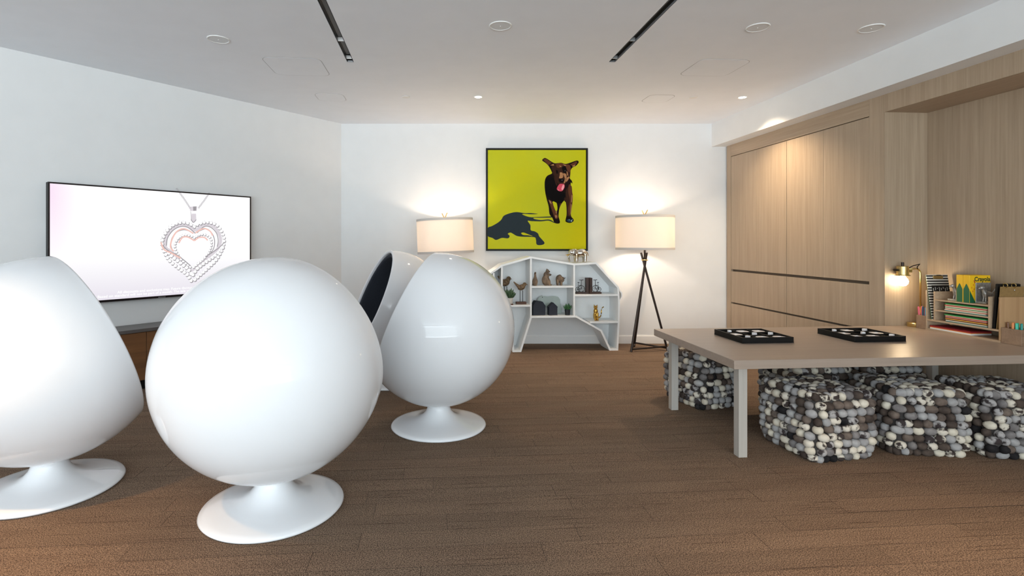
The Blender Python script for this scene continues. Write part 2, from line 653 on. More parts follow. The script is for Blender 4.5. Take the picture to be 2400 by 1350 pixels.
for k in range(4):
    MB().box(0.002, 0.03, ed[k] + gap[k], ed[k + 1] - gap[k + 1], zg1 + 0.012, zd - 0.003).build('door', M_veneer, cab, bevel=0.001, bseg=1)
for k, (za, zb) in enumerate(((zg2 + 0.008, zg1 - 0.014), (0.085, zg2 - 0.010))):
    for a, b_, ga, gb in ((ed[0], ed[2], 0.001, 0.0025), (ed[2], ed[4], 0.0025, 0.001)):
        MB().box(0.002, 0.03, a + ga, b_ - gb, za, zb).build('drawer', M_veneer, cab, bevel=0.001, bseg=1)

alc = thing('wall_right', None, None, E, TH)
struct(alc)
NL = 4.6
zn = H + (PY - 263) / F * E.y
MB().box(ND, ND + 0.03, -NL, 0.0, 0, ZT).build('back_panel', M_veneer, alc)
MB().box(0.001, ND, -0.005, -0.001, 0, zn).build('side_panel', M_veneer, alc)
MB().box(0.0, 0.03, -NL, -0.0005, zn, ZT).build('header_panel', M_veneer, alc)
MB().box(0.03, ND, -NL, 0.0, zn, zn + 0.02).build('soffit_panel', M_veneer_h, alc)
MB().box(0.0, ND + 0.03, -NL - 0.4, -NL, 0, ZT).build('end_panel', M_veneer, alc)
# seam between the veneer sheets of the back panel
struct(MB().box(4.75, 4.9, -5.4, 1.0, 0, ZC).build('wall_far_right', M_wall))

# ------------------------------------------------------------------ ceiling fittings
def ceil_pt(px, py):
    Y = F * (ZC - H) / (PY - py)
    return Vector(((px - PX) / F * Y, Y, ZC))


M_lens = mat('lit_downlight_lens', (1, 1, 1, 1), 0.4, emit=(1, 0.9, 0.76, 1), estr=14)
M_grille = mat('speaker_grille', C(232, 234, 236), 0.7, var=0.1, scale=400)
for (px, py), lb in (((512, 92), 'round white ceiling speaker above the wall screen, leftmost'),
                     ((1173, 60), 'round white ceiling speaker between the two black slots'),
                     ((1776, 64), 'round white ceiling speaker just right of the right black slot'),
                     ((2042, 66), 'round white ceiling speaker nearest the bulkhead on the right')):
    p = ceil_pt(px, py)
    t = thing('ceiling_speaker', lb, 'speaker', p, 0, 'round ceiling speakers')
    MB().lathe([(0.066, -0.003), (0.067, -0.005), (0.072, -0.0055), (0.076, -0.003), (0.076, 0.0)], 40).build('rim', M_trim, t, smooth=True)
    MB().lathe([(0.0, -0.004), (0.067, -0.003)], 40).build('grille', M_grille, t)
    MB().lathe([(0.0, -0.007), (0.004, -0.006), (0.005, -0.003)], 12).build('sensor', M_trim, t, smooth=True)
for (px, py), lb in (((951, 227), 'small unlit round ceiling fitting left of the lit downlight over the picture'),
                     ((1625, 228), 'small unlit round ceiling fitting left of the lit downlight by the bulkhead')):
    p = ceil_pt(px, py)
    t = thing('ceiling_sprinkler', lb, 'ceiling fitting', p, 0, 'small unlit ceiling fittings')
    MB().lathe([(0, -0.006), (0.035, -0.006), (0.042, -0.004), (0.042, -0.001)], 28).build('cover', M_trim, t)
    MB().lathe([(0.030, -0.001), (0.036, 0.0), (0.036, 0.004)], 20).build('gap_ring', M_black, t)


def downlight(p, lb, energy, cone=85, blend=0.6, grp='lit round downlights', tilt=(0, 0, 0)):
    t = thing('downlight', lb, 'ceiling light', p, 0, grp)
    MB().lathe([(0.036, -0.0005), (0.037, -0.004), (0.046, -0.004), (0.048, -0.001), (0.048, 0.0)], 32).build('trim_ring', M_trim, t, smooth=True)
    MB().lathe([(0.0, -0.002), (0.036, -0.002)], 32).build('lens', M_lens, t)
    l = lamp('downlight_lamp', 'SPOT', (p.x, p.y, ZC - 0.03), energy, WARM, 0.03, tilt, spot_size=math.radians(cone), spot_blend=blend)
    return t


downlight(ceil_pt(1121, 227), 'lit downlight in the ceiling above the yellow dog picture', 30, cone=125, blend=1.0)
downlight(ceil_pt(1740, 228), 'lit downlight in the ceiling beside the bulkhead near the cabinet', 112, cone=122, blend=1.0)
# the row nearer the camera lights the carpet
for x_, y_, e_, c_, k_ in ((-2.35, 1.15, 230, 80, (1.0, 0.54, 0.18)), (2.0, 1.1, 175, 84, (1.0, 0.64, 0.34))):
    lamp('downlight_lamp', 'SPOT', (x_, y_, ZC - 0.03), e_, k_, 0.04, (0, 0, 0), spot_size=math.radians(c_), spot_blend=0.8)


def rrect(x0, x1, y0, y1, r, n=5):
    out = []
    for cx, cy, a in ((x1 - r, y1 - r, 0), (x0 + r, y1 - r, 90), (x0 + r, y0 + r, 180), (x1 - r, y0 + r, 270)):
        for k in range(n + 1):
            t = math.radians(a + 90 * k / n)
            out.append((cx + r * math.cos(t), cy + r * math.sin(t)))
    return out


M_gap = mat('panel_joint', C(150, 150, 150), 0.8)
for near, far, lb in (((622, 135), (779, 177), 'large rounded flush access panel in the ceiling over the screen'),
                      ((735, 219), (816, 237), 'small rounded flush access panel in the ceiling nearer the back wall on the left'),
                      ((1690, 139), (1690, 178), 'large rounded flush access panel in the ceiling right of the black slot'),
                      ((1500, 222), (1560, 240), 'small rounded flush access panel in the ceiling nearer the back wall on the right')):
    pn, pf = ceil_pt(*near), ceil_pt(*far)
    if near[0] == 1690:
        pn, pf = Vector((ceil_pt(1592, 177).x, ceil_pt(1690, 139).y, ZC)), Vector((ceil_pt(1764, 139).x, ceil_pt(1690, 178).y, ZC))
    elif near[0] == 1500:
        pn, pf = Vector((ceil_pt(1502, 239).x, ceil_pt(1500, 222).y, ZC)), Vector((ceil_pt(1586, 222).x, ceil_pt(1500, 240).y, ZC))
    elif near[0] == 622:
        pn, pf = Vector((ceil_pt(655, 177).x, pn.y, ZC)), Vector((ceil_pt(779, 177).x, pf.y, ZC))
    elif near[0] == 735:
        pn, pf = Vector((ceil_pt(752, 237).x, pn.y, ZC)), Vector((ceil_pt(816, 237).x, pf.y, ZC))
    cx, cy = (pn.x + pf.x) / 2, (pn.y + pf.y) / 2
    hx, hy = abs(pf.x - pn.x) / 2, abs(pf.y - pn.y) / 2
    t = thing('access_panel', lb, 'ceiling panel', (cx, cy, ZC), TH, 'flush access panels')
    MB().prism(rrect(-hx, hx, -hy, hy, 0.07), -0.0006, 0, 'z').build('joint', M_gap, t)
    MB().prism(rrect(-hx + 0.004, hx - 0.004, -hy + 0.004, hy - 0.004, 0.066), -0.0014, 0, 'z').build('panel', M_ceil, t)

# ------------------------------------------------------------------ egg chairs
RB, CZ, HC = 0.512, 0.658, 0.38
RBASE = 0.32


def rot_to(n):
    return Vector((0, 0, 1)).rotation_difference(Vector(n)).to_euler()


def make_chair(label, loc, az, tilt, h=HC):
    t = thing('ball_chair', label, 'chair', loc, 0, 'white ball chairs in front of the screen')
    hh = h * RB
    n = Vector((math.sin(az) * math.cos(tilt), math.cos(az) * math.cos(tilt), math.sin(tilt)))
    e = rot_to(n)
    # shell: outer sphere up to the opening, rounded lip, short return inside
    pr = []
    a_r = math.acos(hh / RB)
    for k in range(41):
        a = PI - (PI - a_r) * k / 40
        pr.append((RB * math.sin(a) if k else 0, RB * math.cos(a)))
    Ri = RB - 0.03
    rr, rz = RB * math.sin(a_r), hh
    for k in range(1, 8):
        a = PI * k / 8
        pr.append((rr - 0.014 * (1 - math.cos(a)), rz + 0.012 * math.sin(a)))
    pr.append((rr - 0.029, rz - 0.004))
    for k in range(1, 5):
        a = a_r + 0.05 * k
        pr.append((Ri * math.sin(a) - 0.001, Ri * math.cos(a)))
    MB().lathe(pr, 96).build('shell', M_white_gloss, t, smooth=True, loc=(0, 0, CZ), rot=e)
    # upholstered lining with a rolled edge
    Rl = RB - 0.036
    pr = []
    for k in range(33):
        a = PI - (PI - a_r - 0.03) * k / 32
        pr.append((Rl * math.sin(a) if k else 0, Rl * math.cos(a)))
    r1, z1 = pr[-1]
    for k in range(1, 7):
        a = PI * k / 6
        pr.append((r1 - 0.016 * (1 - math.cos(a)), z1 + 0.018 * math.sin(a)))
    for k in range(1, 20):
        a = a_r + 0.1 + (PI - a_r - 0.1) * k / 19
        Rq = Rl - 0.034
        pr.append((Rq * math.sin(a) if k < 19 else 0, Rq * math.cos(a)))
    lb = MB().lathe(pr, 64).build('lining', M_charcoal, t, smooth=True, loc=(0, 0, CZ), rot=e)
    lb['label'] = 'charcoal fabric lining'
    d = Vector((n.x, n.y, 0)).normalized()
    c1 = MB().ell((0, 0, 0), (0.27, 0.27, 0.075), 40, 20).build('seat_cushion', M_charcoal, t, smooth=True,
                                                             loc=(d.x * 0.03, d.y * 0.03, CZ - 0.30), rot=(0, 0, 0))
    c1['label'] = 'charcoal fabric seat cushion'
    # trumpet base
    prb = [(0, 0.0), (RBASE - 0.02, 0.0), (RBASE - 0.006, 0.003), (RBASE, 0.011), (RBASE - 0.006, 0.019), (RBASE - 0.03, 0.026),
           (0.24, 0.036), (0.18, 0.047), (0.135, 0.061), (0.105, 0.08), (0.086, 0.103), (0.076, 0.128), (0.074, 0.15), (0.08, 0.166), (0.1, 0.178)]
    MB().lathe(prb, 80).build('base', M_white_gloss, t, smooth=True)
    return t


D = math.radians
make_chair('white ball chair nearest the camera in the middle, seen from its round back', (-0.943, 2.447, 0), D(21), D(15), 0.34)
make_chair('white ball chair at the left edge, opening turned right towards the screen', (-2.146, 2.631, 0), D(37.8), D(21.8), 0.367)
make_chair('white ball chair in front of the animal shelf, tilted egg-like outline', (-0.242, 3.525, 0), D(-81), D(23.2), 0.419)
make_chair('farthest white ball chair, dark charcoal inside showing, mostly hidden behind two others', (-0.75, 4.65, 0), D(-112), D(23), 0.38)

# ------------------------------------------------------------------ wall screen on the left wall
# local frame: x along the wall away from the camera (-LD), y into the wall (-LN), z up
def lwall(px, py, off):
    return onplane(px, py, LC + LN * off, LN)


TVOFF = 0.06
c_tl, c_tr = lwall(112, 427, TVOFF), lwall(588, 460, TVOFF)
c_br = lwall(588, 680, TVOFF)
c_bl = lwall(225, 712, TVOFF)
ztop, zbot = (c_tl.z + c_tr.z) / 2, (c_br.z + c_bl.z) / 2
wid = (c_tr - c_tl).to_2d().length
RZL = math.atan2(-LD.y, -LD.x)
tv = thing('television', 'large black framed television on the left wall showing a heart pendant advert', 'television',
           (c_tl.x, c_tl.y, zbot), RZL)
TW, THT = wid, ztop - zbot
MB().box(0, TW, 0.004, 0.05, 0, THT).build('housing', M_black, tv, bevel=0.004)
bz = 0.012
M_bezel = mat('tv_bezel', C(22, 14, 16), 0.3)
for nm, b_ in (('bezel', (0, TW, -0.004, 0.006, THT - bz, THT)), ('bezel', (0, TW, -0.004, 0.006, 0, bz * 1.6)),
               ('bezel', (0, bz, -0.004, 0.006, bz * 1.6, THT - bz)), ('bezel', (TW - bz, TW, -0.004, 0.006, bz * 1.6, THT - bz))):
    MB().box(*b_).build(nm, M_bezel, tv)


def emis(name, col, s):
    m = bpy.data.materials.new(name)
    m.use_nodes = True
    nt = m.node_tree
    nt.nodes.remove(nt.nodes['Principled BSDF'])
    e_ = nt.nodes.new('ShaderNodeEmission')
    e_.inputs[0].default_value = col
    e_.inputs[1].default_value = s
    nt.links.new(e_.outputs[0], nt.nodes['Material Output'].inputs[0])
    MATS[name] = m
    return m


# advert background: white with a faint pink corner
m = emis('screen_picture', (1, 1, 1, 1), 0.885)
nt = m.node_tree
tc = nt.nodes.new('ShaderNodeTexCoord')
gr = nt.nodes.new('ShaderNodeTexGradient')
gr.gradient_type = 'SPHERICAL'
mp = nt.nodes.new('ShaderNodeMapping')
mp.inputs['Location'].default_value = (0, 0, -THT * 0.92 * 1.8)
mp.inputs['Scale'].default_value = (5.5, 5.5, 1.8)
r = nt.nodes.new('ShaderNodeValToRGB')
r.color_ramp.elements[0].color = C(252, 251, 253)
r.color_ramp.elements[1].color = C(248, 224, 244)
nt.links.new(tc.outputs['Object'], mp.inputs[0])
nt.links.new(mp.outputs[0], gr.inputs[0])
nt.links.new(gr.outputs['Fac'], r.inputs[0])
sx_ = nt.nodes.new('ShaderNodeSeparateXYZ')
nt.links.new(tc.outputs['Object'], sx_.inputs[0])
r2_ = nt.nodes.new('ShaderNodeValToRGB')
r2_.color_ramp.elements[0].position = 0.02
r2_.color_ramp.elements[0].color = C(232, 228, 236)
r2_.color_ramp.elements[1].position = 0.36
nt.links.new(sx_.outputs['Z'], r2_.inputs[0])
mm_ = nt.nodes.new('ShaderNodeMix')
mm_.data_type = 'RGBA'
mm_.blend_type = 'MULTIPLY'
mm_.inputs[0].default_value = 1.0
nt.links.new(r.outputs[0], mm_.inputs[6])
nt.links.new(r2_.outputs[0], mm_.inputs[7])
nt.links.new(mm_.outputs[2], nt.nodes['Emission'].inputs[0])
scr = MB().box(bz, TW - bz, 0.0, 0.004, bz * 1.6, THT - bz).build('screen', m, tv)

# advert artwork in screen coordinates, taken from photo pixels on the wall plane
def tvp(px, py):
    p = lwall(px, py, TVOFF)
    q = p - Vector((c_tl.x, c_tl.y, zbot))
    return (q.dot(-LD), q.z)


def disc_poly(c, r, n=10):
    return [(c[0] + r * math.cos(2 * PI * k / n), c[1] + r * math.sin(2 * PI * k / n)) for k in range(n)]


E_grey = emis('screen_grey', C(150, 146, 150), 1.0)
E_lgrey = emis('screen_light_grey', C(206, 200, 206), 1.0)
E_dgrey = emis('screen_dark_grey', C(112, 110, 114), 1.0)
E_rose = emis('screen_rose', C(238, 196, 186), 0.9)
E_white = emis('screen_white', (0.885, 0.885, 0.89, 1), 1.0)


def zheart(pts):
    # points of the zoomed crop (320,430) at 4.655x
    return [tvp(320 + x / 4.655, 430 + y / 4.655) for x, y in pts]


def ribbon(mb_, pts, w_, d, closed=False):
    pts = [Vector((p[0], p[1])) for p in pts]
    n = len(pts)
    L_, R_ = [], []
    for i in range(n):
        a = pts[(i - 1) % n] if closed or i else pts[i]
        b_ = pts[(i + 1) % n] if closed or i < n - 1 else pts[i]
        t_ = (b_ - a).normalized()
        nn = Vector((-t_.y, t_.x)) * w_ / 2
        L_.append(pts[i] + nn)
        R_.append(pts[i] - nn)
    for i in range(n if closed else n - 1):
        j = (i + 1) % n
        mb_.flat([L_[i], L_[j], R_[j], R_[i]], d)


def spline(pts, k=8, closed=False):
    out = []
    n = len(pts)
    for i in range(n if closed else n - 1):
        p0 = Vector(pts[(i - 1) % n] if closed or i else pts[0])
        p1 = Vector(pts[i])
        p2 = Vector(pts[(i + 1) % n])
        p3 = Vector(pts[(i + 2) % n] if closed or i + 2 < n else pts[-1])
        for q in range(k):
            t_ = q / k
            out.append(0.5 * ((2 * p1) + (-p0 + p2) * t_ + (2 * p0 - 5 * p1 + 4 * p2 - p3) * t_ ** 2 + (-p0 + 3 * p1 - 3 * p2 + p3) * t_ ** 3))
    if not closed:
        out.append(Vector(pts[-1]))
    return out


def along(pts, step):
    out, acc = [Vector(pts[0])], 0.0
    for a, b_ in zip(pts, pts[1:]):
        a, b_ = Vector(a), Vector(b_)
        l_ = (b_ - a).length
        pos = step - acc
        while pos <= l_:
            out.append(a + (b_ - a) * pos / l_)
            pos += step
        acc = (acc + l_) % step
    return out


outer = spline(zheart([(628, 470), (560, 432), (470, 425), (370, 470), (300, 560), (275, 650), (300, 740), (350, 830), (440, 910), (540, 985), (605, 1075)]))
outer2 = spline(zheart([(628, 470), (680, 440), (770, 420), (870, 450), (930, 530), (955, 620), (930, 720), (870, 830), (780, 920), (690, 1000), (605, 1075)]))
inner = spline(zheart([(628, 590), (590, 570), (520, 560), (450, 600), (415, 670), (430, 740), (480, 820), (550, 880), (605, 925)]))
inner2 = spline(zheart([(628, 590), (680, 560), (740, 555), (800, 590), (815, 660), (790, 740), (730, 820), (660, 880), (605, 925)]))
lowl = spline(zheart([(285, 700), (370, 780), (470, 860), (560, 935), (605, 1010)]))
lowr = spline(zheart([(940, 700), (850, 790), (750, 860), (660, 930), (605, 1010)]))
midl = spline(zheart([(350, 700), (420, 770), (520, 850), (590, 900)]))
grey, dg, wh = MB(), MB(), MB()
for pts, st, rr in ((outer, 0.034, 0.0165), (outer2, 0.034, 0.0165), (inner, 0.027, 0.0125), (inner2, 0.027, 0.0125), (lowl, 0.035, 0.0175), (lowr, 0.035, 0.0175)):
    for p in along(pts, st):
        dg.flat(disc_poly(p + Vector((0.004, -0.006)), rr * 1.06, 10), -0.0006)
        wh.flat(disc_poly(p, rr * 0.93, 10), -0.0010)
        for q in range(3):
            a = random.uniform(0, 2 * PI)
            dg.flat(disc_poly(p + Vector((math.cos(a), math.sin(a))) * rr * 0.75, rr * 0.17, 5), -0.0014)
dg.build('pendant_stone_setting', E_grey, scr)
wh.build('pendant_stones', E_white, scr)
gl = MB()
for pts in (spline(zheart([(640, 545), (560, 480), (480, 470), (400, 510), (340, 590), (325, 680)])),
            spline(zheart([(600, 530), (520, 505), (440, 530), (385, 600), (375, 680), (400, 740)])),
            spline(zheart([(660, 540), (740, 470), (810, 480), (870, 540), (890, 620), (880, 690)])),
            spline(zheart([(680, 520), (760, 495), (820, 540), (850, 620), (840, 710), (790, 780)])),
            spline(zheart([(960, 640), (900, 700), (830, 750), (750, 800)])),
            spline(zheart([(270, 660), (340, 730), (440, 780), (520, 840), (590, 900)]))):
    ribbon(gl, pts, 0.008, -0.0016)
gl.build('pendant_ribbon', E_grey, scr)
bd_ = MB()
for pts in (spline(zheart([(640, 520), (560, 460), (470, 448), (385, 500), (322, 580), (305, 670), (340, 730)])), spline(zheart([(640, 520), (760, 448), (850, 480), (905, 560), (915, 640), (880, 720)])),
            spline(zheart([(340, 720), (430, 790), (540, 880), (600, 960)])), spline(zheart([(900, 700), (800, 790), (700, 870), (610, 960)]))):
    ribbon(bd_, pts, 0.030, -0.0005)
bd_.build('pendant_band', E_lgrey, scr)
rs = MB()
for pts in (spline(zheart([(620, 545), (520, 495), (440, 525), (390, 600), (370, 690), (405, 740)])),
            spline(zheart([(640, 540), (730, 492), (800, 520), (830, 570)])),
            spline(zheart([(630, 625), (560, 585), (500, 590), (460, 650)])),
            spline(zheart([(630, 625), (680, 590), (740, 590), (775, 620)])),
            spline(zheart([(265, 640), (300, 720), (380, 760), (480, 815)]))):
    ribbon(rs, pts, 0.013, -0.0018)
rs.build('pendant_rose_trim', E_rose, scr)
ch = MB()
for pts in (zheart([(440, 60), (520, 170), (585, 270)]), zheart([(790, 110), (735, 190), (670, 275)])):
    for p in along(pts, 0.017):
        ribbon(ch, disc_poly(p, 0.0065, 8), 0.0035, -0.0012, True)
ch.build('necklace_chain', E_grey, scr)
bl = MB()
bl.flat(zheart([(575, 255), (660, 250), (655, 300), (585, 300)]), -0.0012)
bl.flat(zheart([(590, 400), (600, 330), (648, 330), (652, 400), (620, 425)]), -0.0011)
bl.build('pendant_bail', E_lgrey, scr)
b2 = MB()
b2.flat(zheart([(615, 252), (652, 250), (650, 296), (618, 298)]), -0.0016)
ribbon(b2, spline(zheart([(595, 395), (620, 425), (650, 395)])), 0.007, -0.0016)
ribbon(b2, zheart([(590, 305), (598, 395)]), 0.003, -0.0016)
b2.build('pendant_bail_shade', E_grey, scr)


def text(name, body, size, m_, parent, loc, rot=(PI / 2, 0, 0), extrude=0.0, align='LEFT', bold=0.0, sx=1.0):
    cu = bpy.data.curves.new(name, 'FONT')
    cu.body = body
    cu.size = size
    cu.extrude = extrude
    cu.offset = bold
    cu.align_x = align
    cu.materials.append(m_)
    o_ = bpy.data.objects.new(name, cu)
    o_.location = loc
    o_.rotation_euler = rot
    o_.scale = (sx, 1, 1)
    COL.objects.link(o_)
    bpy.context.view_layer.update()
    me_ = bpy.data.meshes.new_from_object(o_.evaluated_get(bpy.context.evaluated_depsgraph_get()))
    q_ = bpy.data.objects.new(name, me_)
    q_.location, q_.rotation_euler, q_.scale = loc, rot, (sx, 1, 1)
    q_.parent = parent
    bpy.data.objects.remove(o_)
    q_.name = name
    COL.objects.link(q_)
    return q_


p = tvp(172, 538)
text('advert_lettering', '25%', 0.27, E_white, scr, (p[0], -0.001, p[1]), bold=0.006, sx=0.95)
p = tvp(455, 655)
text('advert_small_print', 'All discounts and exclusions may. Future discount', 0.031, E_white, scr, (tvp(275, 688)[0], -0.001, tvp(275, 688)[1] + 0.0), bold=0.0006)
text('advert_small_print', 'Based on standard will not be part of a month. The sale will not', 0.031, E_white, scr, (tvp(228, 698)[0], -0.001, tvp(228, 699)[1]), bold=0.0006)
p = tvp(379, 699)
MB().box(p[0] - 0.03, p[0] + 0.03, -0.006, -0.003, 0.003, 0.011).build('badge', mat('badge_silver', C(170, 170, 175), 0.3, metal=0.8), tv)

# console under the screen
kd = 0.30
k0 = lwall(263, 766, 0.0)
kt = k0.z
xc0 = (k0 - LC).dot(-LD)
con = thing('media_console', 'low wood media console with dark grey top below the television', 'cabinet', LC + LN * 0.004, RZL)
kx1 = (lwall(560, 700, 0) - LC).dot(-LD)
kx0 = xc0 - 1.35
M_ctop = mat('console_top', C(98, 94, 92), 0.4, var=0.1, scale=10)
MB().box(kx0, kx1, -kd - 0.012, 0, kt - 0.028, kt).build('top', M_ctop, con, bevel=0.002)
MB().box(kx0 + 0.01, kx1 - 0.01, -kd + 0.02, 0, 0.08, kt - 0.028).build('carcass', M_black, con)
MB().box(kx0 + 0.03, kx1 - 0.03, -kd + 0.05, 0, 0, 0.08).build('plinth', M_black, con)
n_d = 5
kdv = (onplane(343, 850, LC + LN * kd, LN) - LC).dot(-LD)
dw = 0.50
edges = [kdv - 3 * dw, kdv - 2 * dw, kdv - dw, kdv, kdv + dw]
edges = [e_ for e_ in edges if kx0 + 0.02 < e_ < kx1 - 0.05]
edges = [kx0 + 0.01] + edges + [kx1 - 0.01]
for a, b_ in zip(edges, edges[1:]):
    MB().box(a + 0.002, b_ - 0.002, -kd, -kd + 0.02, 0.085, kt - 0.032).build('door', M_console, con, bevel=0.001, bseg=1)

# ------------------------------------------------------------------ picture on the back wall
YP = YB - 0.045
pa, pb = at(1139, 588, YP), at(1378, 347, YP)
pic = thing('framed_picture', 'square painting of a running brown dog on yellow, thin black frame', 'picture', (pa.x, YP, pa.z))
PWD, PHT = pb.x - pa.x, pb.z - pa.z
fw = 0.019
for b_ in ((0, PWD, PHT - fw, PHT), (0, PWD, 0, fw), (0, fw, fw, PHT - fw), (PWD - fw, PWD, fw, PHT - fw)):
    MB().box(b_[0], b_[1], 0.0, 0.043, b_[2], b_[3]).build('frame_bar', M_black, pic)
M_canvas = mat('yellow_canvas', C(196, 192, 18), 0.7, col2=C(186, 192, 40), scale=1.4, ramp=(0.3, 0.7), spec=0.15)
nt = M_canvas.node_tree
tcx = nt.nodes.new('ShaderNodeTexCoord')
sxx = nt.nodes.new('ShaderNodeSeparateXYZ')
rgx = nt.nodes.new('ShaderNodeValToRGB')
rgx.color_ramp.elements[0].position = 0.55
rgx.color_ramp.elements[1].position = 1.0
rgx.color_ramp.elements[0].color = (1, 1, 1, 1)
rgx.color_ramp.elements[1].color = (1.0, 0.93, 0.25, 1)
mmx = nt.nodes.new('ShaderNodeMix')
mmx.data_type = 'RGBA'
mmx.blend_type = 'MULTIPLY'
mmx.inputs[0].default_value = 1.0
lk = nt.nodes['Principled BSDF'].inputs['Base Color'].links[0]
src_ = lk.from_socket
nt.links.new(tcx.outputs['Generated'], sxx.inputs[0])
nt.links.new(sxx.outputs['X'], rgx.inputs[0])
nt.links.new(src_, mmx.inputs[6])
nt.links.new(rgx.outputs[0], mmx.inputs[7])
nt.links.new(mmx.outputs[2], nt.nodes['Principled BSDF'].inputs['Base Color'])
cv = MB().box(fw + 0.004, PWD - fw - 0.004, 0.006, 0.04, fw + 0.004, PHT - fw - 0.004).build('canvas', M_canvas, pic)
MB().box(fw, PWD - fw, 0.03, 0.043, fw, PHT - fw).build('backing', M_black, pic)


def P1(pts):   # points of crop (1130,340) at 5.192x
    return [((at(1130 + x / 5.192, 0, YP).x - pa.x), at(0, 340 + y / 5.192, YP).z - pa.z) for x, y in pts]


def P2(pts):   # points of crop (1240,360) at 7.5x
    return [((at(1240 + x / 7.5, 0, YP).x - pa.x), at(0, 360 + y / 7.5, YP).z - pa.z) for x, y in pts]


def paint(name, col, polys, d, rough=0.6):
    for p_ in polys:
        q_ = [tuple(v_) for v_ in spline(p_, 4, True)] if len(p_) > 4 else p_
        MB().flat(q_, 0.006 - d).build(name, mat('paint_' + name, col, 0.75, spec=0.08), cv)


paint('painted_shadow', C(44, 54, 60), [P1([(68, 1010), (120, 985), (190, 945), (235, 905), (262, 862), (330, 832), (410, 815), (480, 822), (520, 828), (600, 828), (680, 838), (600, 842),
                                        (490, 838), (530, 862), (600, 878), (700, 874), (850, 868), (850, 880), (720, 884), (630, 886), (640, 900), (720, 912),
                                        (815, 905), (870, 932), (900, 945), (880, 948), (810, 920), (720, 928), (600, 925), (555, 922),
                                        (588, 975), (592, 1035), (640, 1050), (680, 1075), (695, 1110), (735, 1155), (760, 1190), (740, 1212), (685, 1218), (660, 1200), (655, 1150),
                                        (630, 1120), (480, 1115), (420, 1105), (385, 1085), (345, 1065), (312, 1080), (335, 1105), (315, 1135), (240, 1130), (170, 1155), (125, 1130), (68, 1105)])], 0.0004, 0.55)
paint('painted_light_gap', C(196, 194, 30), [P1([(475, 1072), (505, 1064), (560, 1085), (615, 1108), (560, 1098), (500, 1094)])], 0.0007)
paint('painted_body', C(24, 15, 13), [
    P2([(275, 560), (282, 460), (320, 390), (400, 350), (395, 310), (350, 225), (300, 170), (232, 120), (255, 85), (300, 80), (420, 155), (480, 170), (560, 160), (640, 180), (720, 160), (840, 120), (875, 150),
        (830, 210), (770, 240), (738, 280), (722, 330), (718, 430), (750, 470), (765, 525), (735, 510), (740, 620), (768, 720), (765, 850), (750, 960), (735, 1060), (745, 1110), (780, 1150), (780, 1190),
        (720, 1220), (650, 1200), (642, 1165), (660, 1080), (660, 960), (650, 870), (630, 820), (580, 870), (540, 950), (525, 1030), (522, 1110), (545, 1200), (520, 1230), (450, 1215), (410, 1130), (360, 1060),
        (345, 930), (310, 800), (285, 680)])], 0.0005)
paint('painted_leg_gap', C(196, 194, 26), [P2([(415, 845), (480, 860), (500, 960), (480, 1020), (440, 940)])], 0.0008)
paint('painted_umber', C(54, 32, 24), [
    P2([(400, 200), (470, 170), (560, 165), (640, 185), (720, 200), (730, 300), (715, 430), (660, 500), (620, 540), (520, 540), (450, 420), (410, 300)]),
    P2([(650, 640), (740, 560), (760, 700), (755, 860), (735, 1060), (745, 1110), (690, 1100), (665, 1080), (665, 940), (655, 830)]),
    P2([(600, 780), (640, 770), (660, 830), (640, 850), (610, 810)]), P2([(440, 360), (470, 470), (500, 540), (480, 560), (450, 480)])], 0.0007)
paint('painted_brown', C(92, 54, 36), [
    P2([(480, 180), (560, 165), (600, 200), (540, 250), (490, 240)]), P2([(640, 190), (710, 200), (735, 260), (715, 330), (680, 300), (650, 240)]),
    P2([(345, 810), (410, 850), (440, 950), (490, 1050), (520, 1110), (480, 1150), (440, 1100), (400, 990), (370, 900)]),
    P2([(700, 550), (735, 560), (765, 720), (755, 900), (735, 1060), (700, 1080), (690, 960), (720, 820), (690, 680)]),
    P2([(245, 100), (300, 90), (400, 160), (345, 200)]), P2([(720, 190), (830, 135), (850, 165), (770, 220)]), P2([(545, 880), (570, 870), (540, 930), (525, 980)])], 0.0009)
paint('painted_tan', C(168, 122, 84), [
    P2([(545, 330), (590, 340), (600, 400), (580, 430), (530, 430), (540, 380)]), P2([(600, 350), (650, 360), (660, 420), (640, 500), (610, 520), (630, 440)]),
    P2([(345, 812), (385, 840), (400, 890), (370, 870)]), P2([(750, 720), (765, 740), (755, 850), (740, 860)]), P2([(735, 880), (750, 900), (738, 1050), (728, 1060)]),
    P2([(455, 1090), (480, 1075), (495, 1110), (470, 1140)]), P2([(470, 1000), (490, 1010), (488, 1060), (470, 1040)]), P2([(590, 185), (640, 195), (660, 215), (620, 210)]), P2([(530, 210), (560, 215), (575, 235), (545, 230)]), P2([(640, 440), (700, 400), (712, 420), (660, 500)]), P2([(440, 210), (370, 205), (430, 180)]), P2([(760, 215), (820, 190), (800, 222), (765, 228)]), P2([(660, 300), (680, 330), (690, 390), (670, 380)])], 0.0012)
paint('painted_dark', C(13, 10, 11), [P2([(580, 245), (640, 225), (665, 300), (640, 340), (600, 320)]), P2([(470, 280), (510, 300), (510, 350), (480, 350)]),
                                  P2([(520, 450), (560, 440), (610, 450), (615, 480), (580, 505), (535, 495)]), P2([(280, 480), (330, 420), (430, 430), (480, 560), (560, 680), (640, 700), (600, 830), (520, 870), (420, 830), (320, 740), (285, 640)])], 0.0010)
paint('painted_tongue', C(206, 78, 98), [P2([(490, 610), (530, 540), (580, 530), (620, 540), (625, 590), (590, 650), (550, 662), (505, 645)])], 0.0014)
paint('painted_highlight', C(238, 168, 176), [P2([(590, 560), (612, 545), (615, 595), (590, 640), (570, 620)]), P2([(500, 625), (530, 640), (520, 650)])], 0.0017)
paint('painted_paw', C(36, 62, 76), [P2([(660, 1170), (700, 1150), (745, 1160), (770, 1180), (740, 1205), (690, 1200)])], 0.0014)
